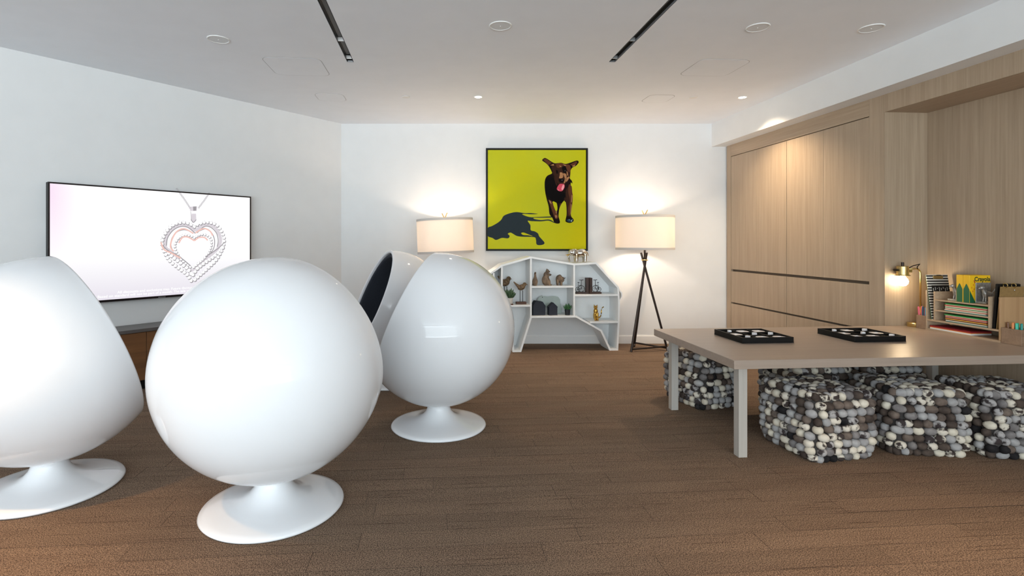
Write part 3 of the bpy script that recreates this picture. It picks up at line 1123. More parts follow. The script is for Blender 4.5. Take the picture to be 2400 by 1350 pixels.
paint('painted_claw', C(170, 186, 180), [P2([(735, 1172), (752, 1170), (758, 1192), (738, 1196)]), P2([(700, 1160), (708, 1158), (712, 1172), (703, 1174)]), P2([(755, 1150), (764, 1156), (766, 1170), (757, 1166)])], 0.0016)
paint('painted_eye_glint', C(150, 146, 142), [P2([(628, 301), (636, 298), (638, 305), (631, 308)]), P2([(572, 463), (588, 461), (588, 467), (575, 470)])], 0.0016)

# ------------------------------------------------------------------ floor lamps
M_shade = bpy.data.materials.new('linen_shade')
M_shade.use_nodes = True
nt = M_shade.node_tree
b = nt.nodes['Principled BSDF']
b.inputs['Base Color'].default_value = C(246, 238, 228)
b.inputs['Roughness'].default_value = 0.9
tl = nt.nodes.new('ShaderNodeBsdfTranslucent')
tl.inputs[0].default_value = C(255, 248, 240)
mxs = nt.nodes.new('ShaderNodeMixShader')
mxs.inputs[0].default_value = 0.3
nt.links.new(b.outputs[0], mxs.inputs[1])
nt.links.new(tl.outputs[0], mxs.inputs[2])
nt.links.new(mxs.outputs[0], nt.nodes['Material Output'].inputs[0])
tcs = nt.nodes.new('ShaderNodeTexCoord')
nz = nt.nodes.new('ShaderNodeTexNoise')
nz.inputs['Scale'].default_value = 250
bmp = nt.nodes.new('ShaderNodeBump')
bmp.inputs['Strength'].default_value = 0.1
nt.links.new(tcs.outputs['Object'], nz.inputs['Vector'])
nt.links.new(nz.outputs['Fac'], bmp.inputs['Height'])
nt.links.new(bmp.outputs[0], b.inputs['Normal'])
M_band = mat('shade_trim_band', C(206, 200, 194), 0.9)
M_bulb = mat('warm_bulb_glass', (1, 1, 1, 1), 0.3, emit=(1, 0.86, 0.66, 1), estr=4)


def floor_lamp(label, c, zsh0, zsh1, rs_, roll, energy):
    t = thing('floor_lamp', label, 'floor lamp', (c.x, c.y, 0), 0, 'tripod floor lamps on the back wall')
    zr = zsh0 - 0.12
    rt = Euler((0, roll, 0))
    sh = MB().lathe([(rs_, 0), (rs_, zsh1 - zsh0), (rs_ - 0.004, zsh1 - zsh0), (rs_ - 0.004, 0), (rs_, 0)], 72)
    s_ = sh.build('lamp_shade', M_shade, t, loc=(0, 0, zsh0), rot=rt)
    autosmooth(s_, 40)
    hh = zsh1 - zsh0
    for za, zb in ((-0.001, 0.024), (hh - 0.024, hh + 0.001)):
        bd = MB().lathe([(rs_ - 0.005, za), (rs_ + 0.002, za), (rs_ + 0.002, zb), (rs_ - 0.005, zb), (rs_ - 0.005, za)], 72).build('trim_band', M_band, s_)
        autosmooth(bd, 40)
    sp = MB()
    for k in range(3):
        a = 2 * PI * k / 3 + 0.4
        sp.tube([(0, 0, hh - 0.03), (rs_ * 0.99 * math.cos(a), rs_ * 0.99 * math.sin(a), hh - 0.012)], 0.002, 6)
    sp.build('spider', M_brass, s_)
    fn = MB().tube([(0, 0, hh - 0.03), (0, 0, hh + 0.012)], 0.006, 8)
    fn.tube([(0.004, 0, hh + 0.01), (0.034, 0, hh + 0.07)], 0.006, 8).tube([(-0.004, 0.01, hh + 0.01), (-0.028, 0.01, hh + 0.065)], 0.006, 8)
    fn.build('finial', M_brass, s_)
    MB().tube([(0, 0, zr - 0.03), (0, 0, zsh0 + 0.12)], 0.011, 10).build('stem', M_bronze, t, smooth=True)
    bu = MB().lathe([(0, -0.02), (0.02, -0.018), (0.024, 0.01), (0.034, 0.045), (0.034, 0.07), (0.022, 0.092), (0, 0.1)], 20, 0, 0, zsh0 + 0.13).build('bulb', M_bulb, t, smooth=True)
    feet = [Vector((-0.185, -0.10, 0.0)), Vector((-0.06, 0.20, 0.0)), Vector((0.255, -0.02, 0.0))]
    for f_ in feet:
        top = Vector((-f_.x, -f_.y, 0)) * 0.16
        top.z = zr + 0.085
        mid = Vector((f_.x, f_.y, 0)).normalized() * 0.017
        d_ = (Vector((f_.x, f_.y, 0.006)) - top).normalized()
        MB().tube([(f_.x, f_.y, 0.004), top], 0.0125, 10).build('leg', M_bronze, t, smooth=False)
    k_ = 0.055
    for i in range(3):
        a, b_ = feet[i], feet[(i + 1) % 3]
        za, zb = (0.06, 0.03) if i == 0 else (0.05, 0.03)
        MB().tube([(a.x * 0.97, a.y * 0.97, za), (b_.x * 0.97, b_.y * 0.97, zb)], 0.010, 8).build('stretcher', M_bronze, t)
    rg = MB()
    rg.lathe([(0.026, -0.006), (0.036, -0.006), (0.038, 0.0), (0.036, 0.006), (0.026, 0.006), (0.024, 0), (0.026, -0.006)], 28, 0, 0, zr)
    rg.build('ring', M_brass, t, smooth=True)
    lamp('floor_lamp_light', 'POINT', (c.x, c.y, zsh0 + 0.2), energy, (1.0, 0.80, 0.63), 0.05)
    return t


YL = 5.98
cR = at(1511, 568, YL)
mR = YL / F
floor_lamp('tripod floor lamp with white drum shade, right of the animal shelf, full legs visible', cR, H - 17 * mR, H + 62 * mR, 0.325, 0, 29)
cL = at(1045, 568, YL)
floor_lamp('tripod floor lamp with white drum shade behind the ball chairs, only shade visible', cL, H - 25 * mR, H + 55 * mR, 0.322, D(-2.2), 27)

# ------------------------------------------------------------------ animal-shaped shelf
SH0 = onz(1201, 825.5)
SN = V
shx = thing('animal_bookcase', 'white bookcase shaped like a faceted bear standing against the back wall', 'bookcase', SH0, TH)
SDP = 0.31


def sh(px, py, dy=0.0):
    p = onplane(px, py, SH0 + V * dy, V)
    return ((p - SH0).dot(U), p.z)


def Z1(x, y, dy=0.0):      # crop (1120,560) at 4.822x
    return sh(1120 + x / 4.822, 560 + y / 4.822, dy)


def shw(px, dy, z):
    """World point on the bookcase at photo column px, depth dy and height z."""
    p = onplane(px, PY, SH0 + V * dy, V)
    return Vector((p.x, p.y, z))


outl = [Z1(600, 198), Z1(1090, 278), Z1(1340, 263), Z1(1595, 545), Z1(1606, 730), Z1(1602, 935), Z1(1586, 1250), Z1(1488, 1250), Z1(1385, 1043), Z1(1110, 888),
        Z1(610, 893), Z1(490, 1282), Z1(392, 1282), Z1(352, 760), Z1(250, 740), Z1(120, 690), Z1(-20, 640), Z1(-10, 520), Z1(125, 390), Z1(182, 352), Z1(272, 290)]
for i_ in (6, 7, 11, 12):
    outl[i_] = (outl[i_][0], 0.0)
BT = 0.021


def inset(poly, d):
    n = len(poly)
    out = []
    ar = sum(poly[i][0] * poly[(i + 1) % n][1] - poly[(i + 1) % n][0] * poly[i][1] for i in range(n))
    sg = 1 if ar > 0 else -1
    for i in range(n):
        p0, p1, p2 = Vector(poly[i - 1]), Vector(poly[i]), Vector(poly[(i + 1) % n])
        d1, d2 = (p1 - p0).normalized(), (p2 - p1).normalized()
        n1, n2 = Vector((-d1.y, d1.x)) * sg, Vector((-d2.y, d2.x)) * sg
        bs = (n1 + n2).normalized()
        out.append(p1 + bs * d / max(0.35, bs.dot(n1)))
    return out


inn = inset(outl, BT)
for i in range(len(outl)):
    j = (i + 1) % len(outl)
    MB().prism([outl[i], outl[j], inn[j], inn[i]], 0, SDP).build('outer_panel', M_shelf, shx)


def board(x0, z0, x1, z1, t_=0.019):
    a, b_ = Vector((x0, z0)), Vector((x1, z1))
    d_ = (b_ - a).normalized()
    n_ = Vector((-d_.y, d_.x)) * t_ / 2
    return MB().prism([a + n_, b_ + n_, b_ - n_, a - n_], 0.002, SDP - 0.012)


def vboard(px, py0, py1):
    x = sh(px, 600)[0]
    board(x, sh(px, py0)[1], x, sh(px, py1)[1]).build('divider', M_shelf, shx)
    return x


xv1 = vboard(1244.5, 605, 742)
xv2 = vboard(1346, 621, 742)
xv3 = vboard(1176.5, 624, 714)
xv4 = vboard(1157, 640, 700)


def hboard(pxa, pxb, py):
    xa, xb = sh(pxa, py)[0], sh(pxb, py)[0]
    z = sh((pxa + pxb) / 2, py)[1]
    board(xa, z, xb, z).build('shelf', M_shelf, shx)
    return z + 0.0095


zsL = hboard(1195, 1243, 717)
zsM = hboard(1246, 1345, 672.5)
zsR = hboard(1348, 1450, 692)
zsR2 = hboard(1383, 1450, 755.5)
zsB = sh(1300, 745)[1] + BT - 0.003
bk = MB()
bk.prism(inset(outl, 0.01), SDP - 0.012, SDP - 0.002)
bk.build('back_panel', M_shelf, shx)
tl_o = [Z1(1606, 570), Z1(1640, 615), Z1(1642, 660), Z1(1608, 715)]
tl_i = [Z1(1610, 590), Z1(1628, 622), Z1(1629, 655), Z1(1611, 695)]
mb = MB()
for i in range(3):
    mb.prism([tl_o[i], tl_o[i + 1], tl_i[i + 1], tl_i[i]], 0.02, SDP - 0.02)
mb.build('tail', M_shelf, shx)


def item(name, label, cat, px, dy, z, rz=0.0, group=None):
    return thing(name, label, cat, shw(px, dy, z), TH + rz, group)


m1 = 5.95 / F            # metres per photo pixel on the bookcase


# houses
def house(px, w_, h_, dpt, label, dy):
    t = item('house_block', label, 'ornament', px, dy, zsB, 0.12, 'navy house blocks')
    e_ = h_ * 0.66
    MB().prism([(-w_ / 2, 0), (w_ / 2, 0), (w_ / 2, e_), (0, h_), (-w_ / 2, e_)], 0, dpt).build('block', M_navy, t, bevel=0.003)
    t2 = MB().prism([(-w_ / 2 - 0.003, e_ - 0.002), (0, h_ - 0.002), (w_ / 2 + 0.003, e_ - 0.002), (w_ / 2 + 0.003, e_ + 0.004), (0, h_ + 0.005), (-w_ / 2 - 0.003, e_ + 0.004)], -0.002, dpt + 0.002)
    t2.build('roof', M_navy, t)


t = item('house_block', 'larger navy house-shaped block with flat-topped roof, front of the pale bear', 'ornament', 1264, 0.05, zsB, 0.1, 'navy house blocks')
MB().prism([(-0.073, 0), (0.073, 0), (0.073, 0.105), (0.04, 0.155), (-0.038, 0.165), (-0.073, 0.115)], 0, 0.09).build('block', M_navy, t, bevel=0.003)
MB().prism([(0.073, 0.103), (0.04, 0.153), (-0.038, 0.163), (-0.073, 0.113), (-0.075, 0.117), (-0.039, 0.169), (0.042, 0.159), (0.076, 0.107)], -0.003, 0.093).build('roof', M_navy, t)
house(1297, 0.10, 0.145, 0.07, 'smaller navy house-shaped block with pointed roof beside the small black pot', 0.045)

# pale bear plate leaning at the back
t = item('bear_plate', 'pale green flat bear cut-out standing behind the navy house blocks', 'ornament', 1288, 0.235, zsB)
bp_ = [(-0.165, 0.02), (-0.165, 0.0), (-0.10, 0.0), (-0.085, 0.07), (0.02, 0.07), (0.04, 0.0), (0.15, 0.0), (0.145, 0.05), (0.13, 0.12), (0.125, 0.165), (0.105, 0.195), (0.06, 0.205), (-0.02, 0.2),
       (-0.075, 0.205), (-0.09, 0.215), (-0.105, 0.205), (-0.125, 0.195), (-0.15, 0.155), (-0.172, 0.13), (-0.165, 0.11), (-0.13, 0.11), (-0.15, 0.06)]
MB().prism(bp_, 0, 0.014).build('body', M_bearglass, t, bevel=0.003)
MB().lathe([(0, 0), (0.005, 0), (0.005, 0.003), (0, 0.003)], 12).build('eye', M_black, t, loc=(-0.085, -0.001, 0.192), rot=(PI / 2, 0, 0))


def succulent(px, dy, z, label, potm, leafm, pr, ph, lh, n=22, saucer=None):
    t = item('potted_succulent', label, 'plant', px, dy, z)
    z0 = 0.0
    if saucer:
        MB().box(-pr * 0.95, pr * 0.95, -pr * 0.95, pr * 0.95, 0, 0.012).build('stand', saucer, t)
        z0 = 0.012
    o_ = MB().lathe([(0, z0), (pr * 0.82, z0), (pr, z0 + ph), (pr * 0.9, z0 + ph), (pr * 0.86, z0 + ph * 0.85), (0, z0 + ph * 0.85)], 24).build('pot', potm, t)
    autosmooth(o_, 40)
    lf = MB()
    for k in range(n):
        a = k * 2.4
        tl_ = 0.2 + 0.75 * (k / n)
        d_ = Vector((math.cos(a) * math.sin(tl_), math.sin(a) * math.sin(tl_), math.cos(tl_)))
        L_ = lh * random.uniform(0.75, 1.05) * (1.0 - 0.2 * k / n)
        b0 = Vector((d_.x * pr * 0.35, d_.y * pr * 0.35, z0 + ph * 0.85))
        lf.tube([b0, b0 + d_ * L_ * 0.45, b0 + d_ * L_ * 0.8 + Vector((0, 0, 0.006)), b0 + d_ * L_ + Vector((0, 0, 0.012))], [lh * 0.06, lh * 0.13, lh * 0.09, 0.001], 6)
    f_ = lf.build('leaves', leafm, t, smooth=True)
    f_['kind'] = 'stuff'
    return t


succulent(1330, 0.06, zsB, 'small bright succulent in a black pot beside the navy houses', M_potblack, M_leaf2, 0.033, 0.07, 0.07)
succulent(1193.5, 0.05, zsL, 'grey green succulent in a white pot half hidden by the ball chair', M_pot, M_leaf, 0.043, 0.066, 0.115, saucer=M_walnut)


def bird(px, dy, z, label, s=1.0, rz=0.0, block=True):
    t = item('bird_figure', label, 'ornament', px, dy, z, rz, 'bird figures on stick legs')
    z0 = 0.0
    if block:
        MB().box(-0.058 * s, 0.058 * s, -0.035, 0.035, 0, 0.026 * s).build('block', M_walnut, t, bevel=0.002)
        z0 = 0.026 * s
    hl = 0.13 * s
    for x_ in (-0.010, 0.020):
        MB().tube([(x_ * s, 0, z0), (x_ * s, 0, z0 + hl)], 0.0035, 8).build('leg', M_iron, t)
    b_ = MB()
    zb = z0 + hl + 0.035 * s
    b_.ell((0.005 * s, 0, zb), (0.045 * s, 0.030 * s, 0.033 * s), 18, 12, Euler((0, D(-20), 0)))
    b_.ell((0.042 * s, 0, zb + 0.036 * s), (0.022 * s, 0.019 * s, 0.022 * s), 14, 10)
    b_.tube([(0.02 * s, 0, zb + 0.008 * s), (0.038 * s, 0, zb + 0.03 * s)], [0.026 * s, 0.02 * s], 12)
    b_.tube([(-0.02 * s, 0, zb + 0.005 * s), (-0.055 * s, 0, zb + 0.035 * s), (-0.085 * s, 0, zb + 0.066 * s)], [0.024 * s, 0.013 * s, 0.006 * s], 10)
    b_.build('body', M_bird, t, remesh=0.0028)
    MB().lathe([(0.006 * s, 0), (0, 0.022 * s)], 10).build('beak', M_bird, t, loc=(0.062 * s, 0, zb + 0.034 * s), rot=(0, D(105), 0))
    return t


bird(1221, 0.10, zsL, 'bronze bird with raised tail on stick legs and a wood block, facing right', 1.0)
bird(1184, 0.20, zsL, 'dark bronze bird on tall stick legs behind the white potted succulent', 1.25, D(30))

# three carved figures on the upper middle shelf
t = item('goose_figure', 'carved wooden goose figure with upright neck, leftmost on upper middle shelf', 'ornament', 1254, 0.06, zsM)
b_ = MB().ell((0, 0, 0.045), (0.032, 0.03, 0.05), 16, 12).tube([(0, 0, 0.07), (0.002, 0, 0.11), (0.0, 0, 0.14)], [0.024, 0.013, 0.012], 12).ell((0.002, -0.004, 0.147), (0.012, 0.018, 0.012), 12, 10)
b_.ell((0, 0.02, 0.015), (0.03, 0.03, 0.015), 12, 8)
b_.build('body', M_carve, t, remesh=0.003)
MB().lathe([(0.006, 0), (0, 0.02)], 8).build('beak', M_bird, t, loc=(0.002, -0.02, 0.145), rot=(D(95), 0, 0))
t = item('bear_figure', 'carved wooden bear figure sitting upright, middle of upper middle shelf', 'ornament', 1280.5, 0.10, zsM)
b_ = MB().ell((-0.008, 0, 0.06), (0.045, 0.04, 0.062), 18, 12).ell((0.0, 0, 0.115), (0.034, 0.032, 0.045), 16, 12).ell((0.012, -0.004, 0.165), (0.021, 0.021, 0.022), 14, 10)
b_.ell((0.03, -0.006, 0.158), (0.014, 0.012, 0.01), 10, 8).ell((0.004, -0.015, 0.186), (0.007, 0.005, 0.008), 8, 6).ell((0.008, 0.014, 0.186), (0.007, 0.005, 0.008), 8, 6)
b_.ell((0.028, -0.02, 0.035), (0.018, 0.016, 0.04), 12, 8).ell((0.028, 0.02, 0.035), (0.018, 0.016, 0.04), 12, 8).ell((0.044, -0.02, 0.008), (0.02, 0.012, 0.009), 10, 8).ell((0.044, 0.02, 0.008), (0.02, 0.012, 0.009), 10, 8)
b_.tube([(0.02, -0.024, 0.135), (0.04, -0.022, 0.118), (0.052, -0.012, 0.128)], [0.013, 0.011, 0.009], 10).tube([(0.02, 0.024, 0.135), (0.04, 0.022, 0.118), (0.052, 0.012, 0.128)], [0.013, 0.011, 0.009], 10)
b_.build('body', M_carve, t, remesh=0.003)
t = item('bison_figure', 'carved wooden bison figure with humped shoulders, right on upper middle shelf', 'ornament', 1312.5, 0.10, zsM)
b_ = MB().ell((-0.012, 0.01, 0.075), (0.034, 0.045, 0.045), 18, 12).ell((-0.006, -0.01, 0.1), (0.024, 0.03, 0.026), 14, 10).ell((0.02, -0.03, 0.07), (0.024, 0.026, 0.032), 14, 10)
for x_, y_ in ((-0.03, -0.02), (0.012, -0.022), (-0.026, 0.036), (0.012, 0.036)):
    b_.tube([(x_, y_, 0.0), (x_, y_, 0.07)], [0.010, 0.017], 10)
b_.build('body', M_carve, t, remesh=0.003)
for y_ in (-0.048, -0.014):
    MB().tube([(0.03, y_, 0.085), (0.046, y_ - 0.004, 0.083), (0.052, y_ - 0.006, 0.096)], [0.004, 0.003, 0.001], 8).build('horn', M_iron, t, smooth=True)

# bicycle bookends


def bike(px, dy, z, sgn, label):
    t = item('bicycle_bookend', label, 'bookend', px, dy, z, 0.06 * sgn, 'bicycle bookends')
    MB().box(min(0, sgn * 0.145), max(0, sgn * 0.145), -0.035, 0.035, 0, 0.020).build('base', M_darkwood, t, bevel=0.002)
    MB().box(min(0, sgn * 0.034), max(0, sgn * 0.034), -0.035, 0.035, 0.020, 0.185).build('upright', M_darkwood, t, bevel=0.003)
    fr = MB()

    def wheel(cx, cz, r_):
        w_ = MB()
        path = [(cx + r_ * math.cos(2 * PI * k / 24), 0, cz + r_ * math.sin(2 * PI * k / 24)) for k in range(25)]
        w_.tube(path, 0.0028, 6)
        for k in range(6):
            a = PI * k / 3
            w_.tube([(cx, 0, cz), (cx + r_ * math.cos(a), 0, cz + r_ * math.sin(a))], 0.001, 4)
        w_.build('wheel', M_iron, t)
    x1, x2 = sgn * 0.082, sgn * 0.125
    wheel(x1, 0.058, 0.037)
    wheel(x2, 0.048, 0.026)
    fr.tube([(x1, 0, 0.058), (x1 + sgn * 0.002, 0, 0.13), (x1, 0, 0.158)], 0.003, 6)
    fr.tube([(x1, 0, 0.10), (x2 - sgn * 0.004, 0, 0.088), (x2, 0, 0.048)], 0.003, 6)
    fr.tube([(x1, 0, 0.058), (x2, 0, 0.048)], 0.0025, 6)
    fr.build('bicycle_frame', M_iron, t)
    MB().tube([(x1 - 0.026, -0.012, 0.160), (x1, 0, 0.157), (x1 + 0.026, 0.012, 0.160)], 0.0036, 6).build('handlebar', M_iron, t)
    MB().ell((x2 - sgn * 0.01, 0, 0.13), (0.014, 0.007, 0.004), 10, 6).tube([(x2 - sgn * 0.008, 0, 0.088), (x2 - sgn * 0.01, 0, 0.128)], 0.002, 6).build('saddle', M_iron, t)
    return t


bike(1379, 0.09, zsR, -1, 'dark bicycle bookend, bicycle left of the wood upright')
bike(1379.3, 0.09, zsR, 1, 'dark bicycle bookend, bicycle right of the wood upright')

# golden cat
t = item('cat_figure', 'shiny golden cat figure with a long raised curling tail on lower right shelf', 'ornament', 1397, 0.09, zsR2)
b_ = MB().ell((0, 0.012, 0.055), (0.030, 0.038, 0.058), 18, 14).ell((-0.004, 0, 0.105), (0.026, 0.024, 0.04), 16, 12).ell((-0.008, -0.008, 0.152), (0.023, 0.021, 0.02), 16, 12)
b_.ell((-0.012, -0.026, 0.147), (0.01, 0.01, 0.008), 10, 8)
b_.tube([(-0.022, -0.008, 0.162), (-0.026, -0.008, 0.188)], [0.010, 0.002], 8).tube([(0.006, -0.008, 0.164), (0.010, -0.008, 0.186)], [0.010, 0.002], 8)
for x_ in (-0.017, 0.012):
    b_.tube([(x_, -0.02, 0.004), (x_, -0.014, 0.09)], [0.010, 0.014], 10).ell((x_, -0.026, 0.008), (0.011, 0.016, 0.008), 10, 8)
b_.build('body', M_gold, t, remesh=0.0028)
MB().tube([(0.025, 0.025, 0.028), (0.05, 0.03, 0.03), (0.066, 0.03, 0.05), (0.072, 0.03, 0.08), (0.074, 0.03, 0.115), (0.083, 0.03, 0.142), (0.10, 0.03, 0.153)], [0.008, 0.0075, 0.007, 0.007, 0.006, 0.006, 0.007], 10).build('tail', M_gold, t, smooth=True)

# elephant on top: stands on the flattish top panel
zel = sh(1352, 616)[1]
t = item('elephant_figure', 'shiny silver and gold elephant figure on top of the animal bookcase', 'ornament', 1354, 0.10, zel + 0.004)
s_ = 1.0
b_ = MB().ell((0.035, 0, 0.105), (0.072, 0.046, 0.052), 20, 14).ell((-0.07, 0, 0.112), (0.038, 0.036, 0.042), 18, 12)
for x_, y_ in ((-0.02, -0.024), (-0.02, 0.024), (0.082, -0.024), (0.082, 0.024)):
    b_.tube([(x_, y_, 0.0), (x_, y_, 0.1)], [0.019, 0.024], 12)
b_.tube([(-0.095, 0, 0.1), (-0.112, 0, 0.065), (-0.104, 0, 0.028), (-0.095, 0, 0.006)], [0.022, 0.016, 0.012, 0.011], 12)
b_.build('body', M_silver, t, remesh=0.004)
for y_ in (-0.04, 0.04):
    MB().ell((-0.038, y_, 0.112), (0.034, 0.007, 0.042), 16, 10, Euler((0, 0, D(14 if y_ < 0 else -14)))).build('ear', M_silver, t, smooth=True)
MB().tube([(0.104, 0, 0.12), (0.118, 0, 0.10), (0.125, 0, 0.072)], [0.005, 0.004, 0.003], 8).build('tail', M_gold, t, smooth=True)
for y_ in (-0.016, 0.016):
    MB().tube([(-0.098, y_, 0.092), (-0.125, y_ * 1.3, 0.08), (-0.14, y_ * 1.3, 0.088)], [0.006, 0.005, 0.001], 8).build('tusk', M_gold, t, smooth=True)

# ------------------------------------------------------------------ low table
HT = 0.579
TO = Vector(((1721 - PX) / F * 2.91, 2.91, 0))
TU, TV_ = 2.235, 1.07
tb = thing('low_table', 'large low greige table on square legs running into the alcove', 'table', TO, TH)
MB().box(0, TU, 0, TV_, HT - 0.05, HT).build('tabletop', M_table, tb, bevel=0.0025)
for x_, y_ in ((0.075, 0.08), (0.075, TV_ - 0.14), (TU - 0.09, 0.08), (TU - 0.09, TV_ - 0.14)):
    MB().box(x_, x_ + 0.052, y_, y_ + 0.052, 0, HT - 0.05).build('leg', M_leg, tb, bevel=0.002)


def tw(u, v, h=0.0):
    p = TO + U * u + V * v
    return Vector((p.x, p.y, HT + h))


# ------------------------------------------------------------------ black trays
M_piece = mat('white_bead_piece', C(236, 234, 236), 0.3, coat=0.3)


def tray(pxs, label, pieces):
    nl, nr, fl = onz(*pxs[0], HT + 0.038), onz(*pxs[1], HT + 0.038), onz(*pxs[2], HT + 0.038)
    w_ = (nr - nl).length
    d_ = (fl - nl).length
    t = thing('compartment_tray', label, 'tray', (nl.x, nl.y, HT), TH, 'black compartment trays on the low table')
    MB().box(0, w_, 0, d_, 0, 0.006).build('bottom', M_black, t)
    th = 0.010
    for b_ in ((0, w_, 0, th), (0, w_, d_ - th, d_), (0, th, th, d_ - th), (w_ - th, w_, th, d_ - th)):
        MB().box(*b_, 0.006, 0.038).build('rim', M_black, t, bevel=0.001, bseg=1)
    for k in (1, 2):
        x_ = w_ * k / 3
        MB().box(x_ - 0.003, x_ + 0.003, th, d_ - th, 0.006, 0.034).build('divider', M_black, t)
        y_ = d_ * k / 3
        MB().box(th, w_ - th, y_ - 0.003, y_ + 0.003, 0.006, 0.034).build('divider', M_black, t)
    for j in range(3):
        for i in range(3):
            cx, cy = w_ * (i + 0.5) / 3, d_ * (j + 0.5) / 3
            typ = pieces[j][i]
            p = nl + U * cx + V * cy
            nm = ('large black tray' if 0 else '')
            side = 'left' if 'left' in label else 'right'
            rown = ('front', 'middle', 'back')[j]
            coln = ('left', 'centre', 'right')[i]
            if typ == 'd':
                g_ = thing('white_dish', 'flat white oval piece in %s row, %s pocket of the %s black tray' % (rown, coln, side), 'craft piece', (p.x, p.y, HT + 0.006), TH + random.uniform(-0.3, 0.3), 'white pieces in the black trays')
                o_ = MB().lathe([(0, 0), (0.036, 0.001), (0.045, 0.020), (0.041, 0.024), (0.03, 0.025), (0, 0.026)], 24).build('disc', M_piece, g_, smooth=True)
                MB().ell((0, 0, 0.026), (0.012, 0.01, 0.004), 12, 8).build('centre', M_piece, g_, smooth=True)
            else:
                g_ = thing('white_peg', 'white block piece standing in %s row, %s pocket of the %s black tray' % (rown, coln, side), 'craft piece', (p.x, p.y, HT + 0.006), TH + random.uniform(-0.4, 0.4), 'white pieces in the black trays')
                MB().box(-0.038, 0.026, -0.02, 0.02, 0, 0.014).build('slab', M_piece, g_, bevel=0.003)
                MB().box(0.008, 0.030, -0.013, 0.013, 0.014, 0.034).build('knob', M_piece, g_, bevel=0.003)


tray(((1740, 791.7), (1863, 790.6), (1673, 771.3)), 'black square tray of nine pockets, left one on the low table', ('pdd', 'dpp', 'pdd'))
tray(((2004, 789), (2125, 787.5), (1913.5, 769.3)), 'black square tray of nine pockets, right one on the low table', ('ddp', 'dpd', 'pdp'))

# ------------------------------------------------------------------ desk lamp with bare bulb
def desk_lamp(v, label, energy, lit=True):
    t = thing('desk_lamp', label, 'desk lamp', tw(2.09, v), TH, None)
    o_ = MB().lathe([(0, 0), (0.050, 0), (0.052, 0.003), (0.052, 0.028), (0.048, 0.032), (0, 0.032)], 36).build('base', M_brass, t)
    autosmooth(o_, 40)
    sx = 0.045
    zt = 0.455
    pth = [(sx, 0, 0.03), (sx, 0, zt - 0.04)]
    for k in range(1, 7):
        a = PI / 2 * k / 6
        pth.append((sx - 0.04 * (1 - math.cos(a)), 0, zt - 0.04 + 0.04 * math.sin(a)))
    pth.append((sx - 0.105, 0, zt - 0.004))
    MB().tube(pth, 0.006, 10).build('stem', M_brass, t, smooth=True)
    hx = -0.105
    MB().box(hx + 0.02, hx + 0.075, -0.008, 0.008, zt - 0.03, zt - 0.004).build('arm_clamp', M_brass, t, bevel=0.002)
    MB().lathe([(0.0, 0.055), (0.036, 0.055), (0.04, 0.052), (0.04, -0.012), (0.05, -0.016), (0.05, -0.019), (0.036, -0.018), (0.036, 0.05), (0, 0.05)], 32, hx, 0, zt - 0.035).build('socket', M_brass, t, smooth=False)
    MB().tube([(hx, 0, zt + 0.018), (hx, 0, zt + 0.05)], 0.010, 12).build('switch_knob', M_bronze, t)
    MB().tube([(hx - 0.038, 0, zt - 0.01), (hx - 0.07, 0, zt - 0.01)], [0.008, 0.011], 12).build('swivel_knob', M_bronze, t)
    MB().tube([(hx + 0.04, 0, zt + 0.0), (hx + 0.075, -0.012, zt + 0.022), (hx + 0.125, -0.02, zt + 0.036), (hx + 0.112, -0.01, zt + 0.012), (hx + 0.118, -0.008, zt - 0.002)], 0.0035, 8).build('cord', M_black, t, smooth=True)
    MB().lathe([(0, -0.082), (0.02, -0.078), (0.034, -0.062), (0.038, -0.045), (0.032, -0.026), (0.018, -0.008), (0.015, 0.005), (0, 0.006)], 28, hx, 0, zt - 0.055).build('bulb', mat('bare_bulb', (1, 1, 1, 1), 0.2, emit=(1, 0.84, 0.58, 1), estr=22), t, smooth=True)
    p = tw(2.09 + hx, v)
    lamp('desk_lamp_light', 'POINT', (p.x, p.y, HT + zt - 0.1), energy, (1.0, 0.68, 0.36), 0.04)
    return t


desk_lamp(1.018, 'small brass desk lamp with a glowing bare globe bulb beside the desk organizer', 8.5)

# ------------------------------------------------------------------ desk organizer in the alcove
og = onz(2177, 772, HT)
ou, ov = (og - TO).dot(U), (og - TO).dot(V)
ou = min(ou, 2.045)
OW, OD = 0.525, TU - ou - 0.004
OL = tw(ou, ov)
ORZ = TH - PI / 2            # local x runs towards the camera, local y into the alcove
org = thing('desk_organizer', 'pale wood desk organizer with paper shelves standing in the alcove', 'organizer', OL, ORZ)
tk = 0.012
HP = 0.30
M_org = wood('organizer_ply', C(198, 172, 142), C(164, 138, 112), 'x', rough=0.6, scale=0.6)
XA, XB = 0.075, OW - 0.078
zb1, zb2, zb3 = 0.083, 0.160, 0.237
MB().box(0, OW, 0, OD, 0, tk).build('bottom', M_org, org)
MB().box(0, tk, 0, OD, tk, HP).build('outer_panel', M_org, org, bevel=0.003)
MB().box(OW - tk, OW, 0, OD, tk, HP).build('outer_panel', M_rustic_v, org, bevel=0.003)
MB().box(tk, OW - tk, 0, OD, zb1 - tk, zb1).build('shelf', M_org, org)
MB().box(XA - tk, XA, 0, OD, zb1, HP - 0.005).build('inner_panel', M_org, org, bevel=0.002)
MB().box(XB, XB + tk, 0, OD, zb1, HP - 0.005).build('inner_panel', M_org, org, bevel=0.002)
for z_ in (zb2, zb3):
    MB().box(XA, XB, 0, OD, z_ - tk * 0.8, z_).build('shelf', M_org, org)


def ow(x, y, z):
    p = OL + (-V) * x + U * y
    return Vector((p.x, p.y, OL.z + z))


# pencil boxes on each end


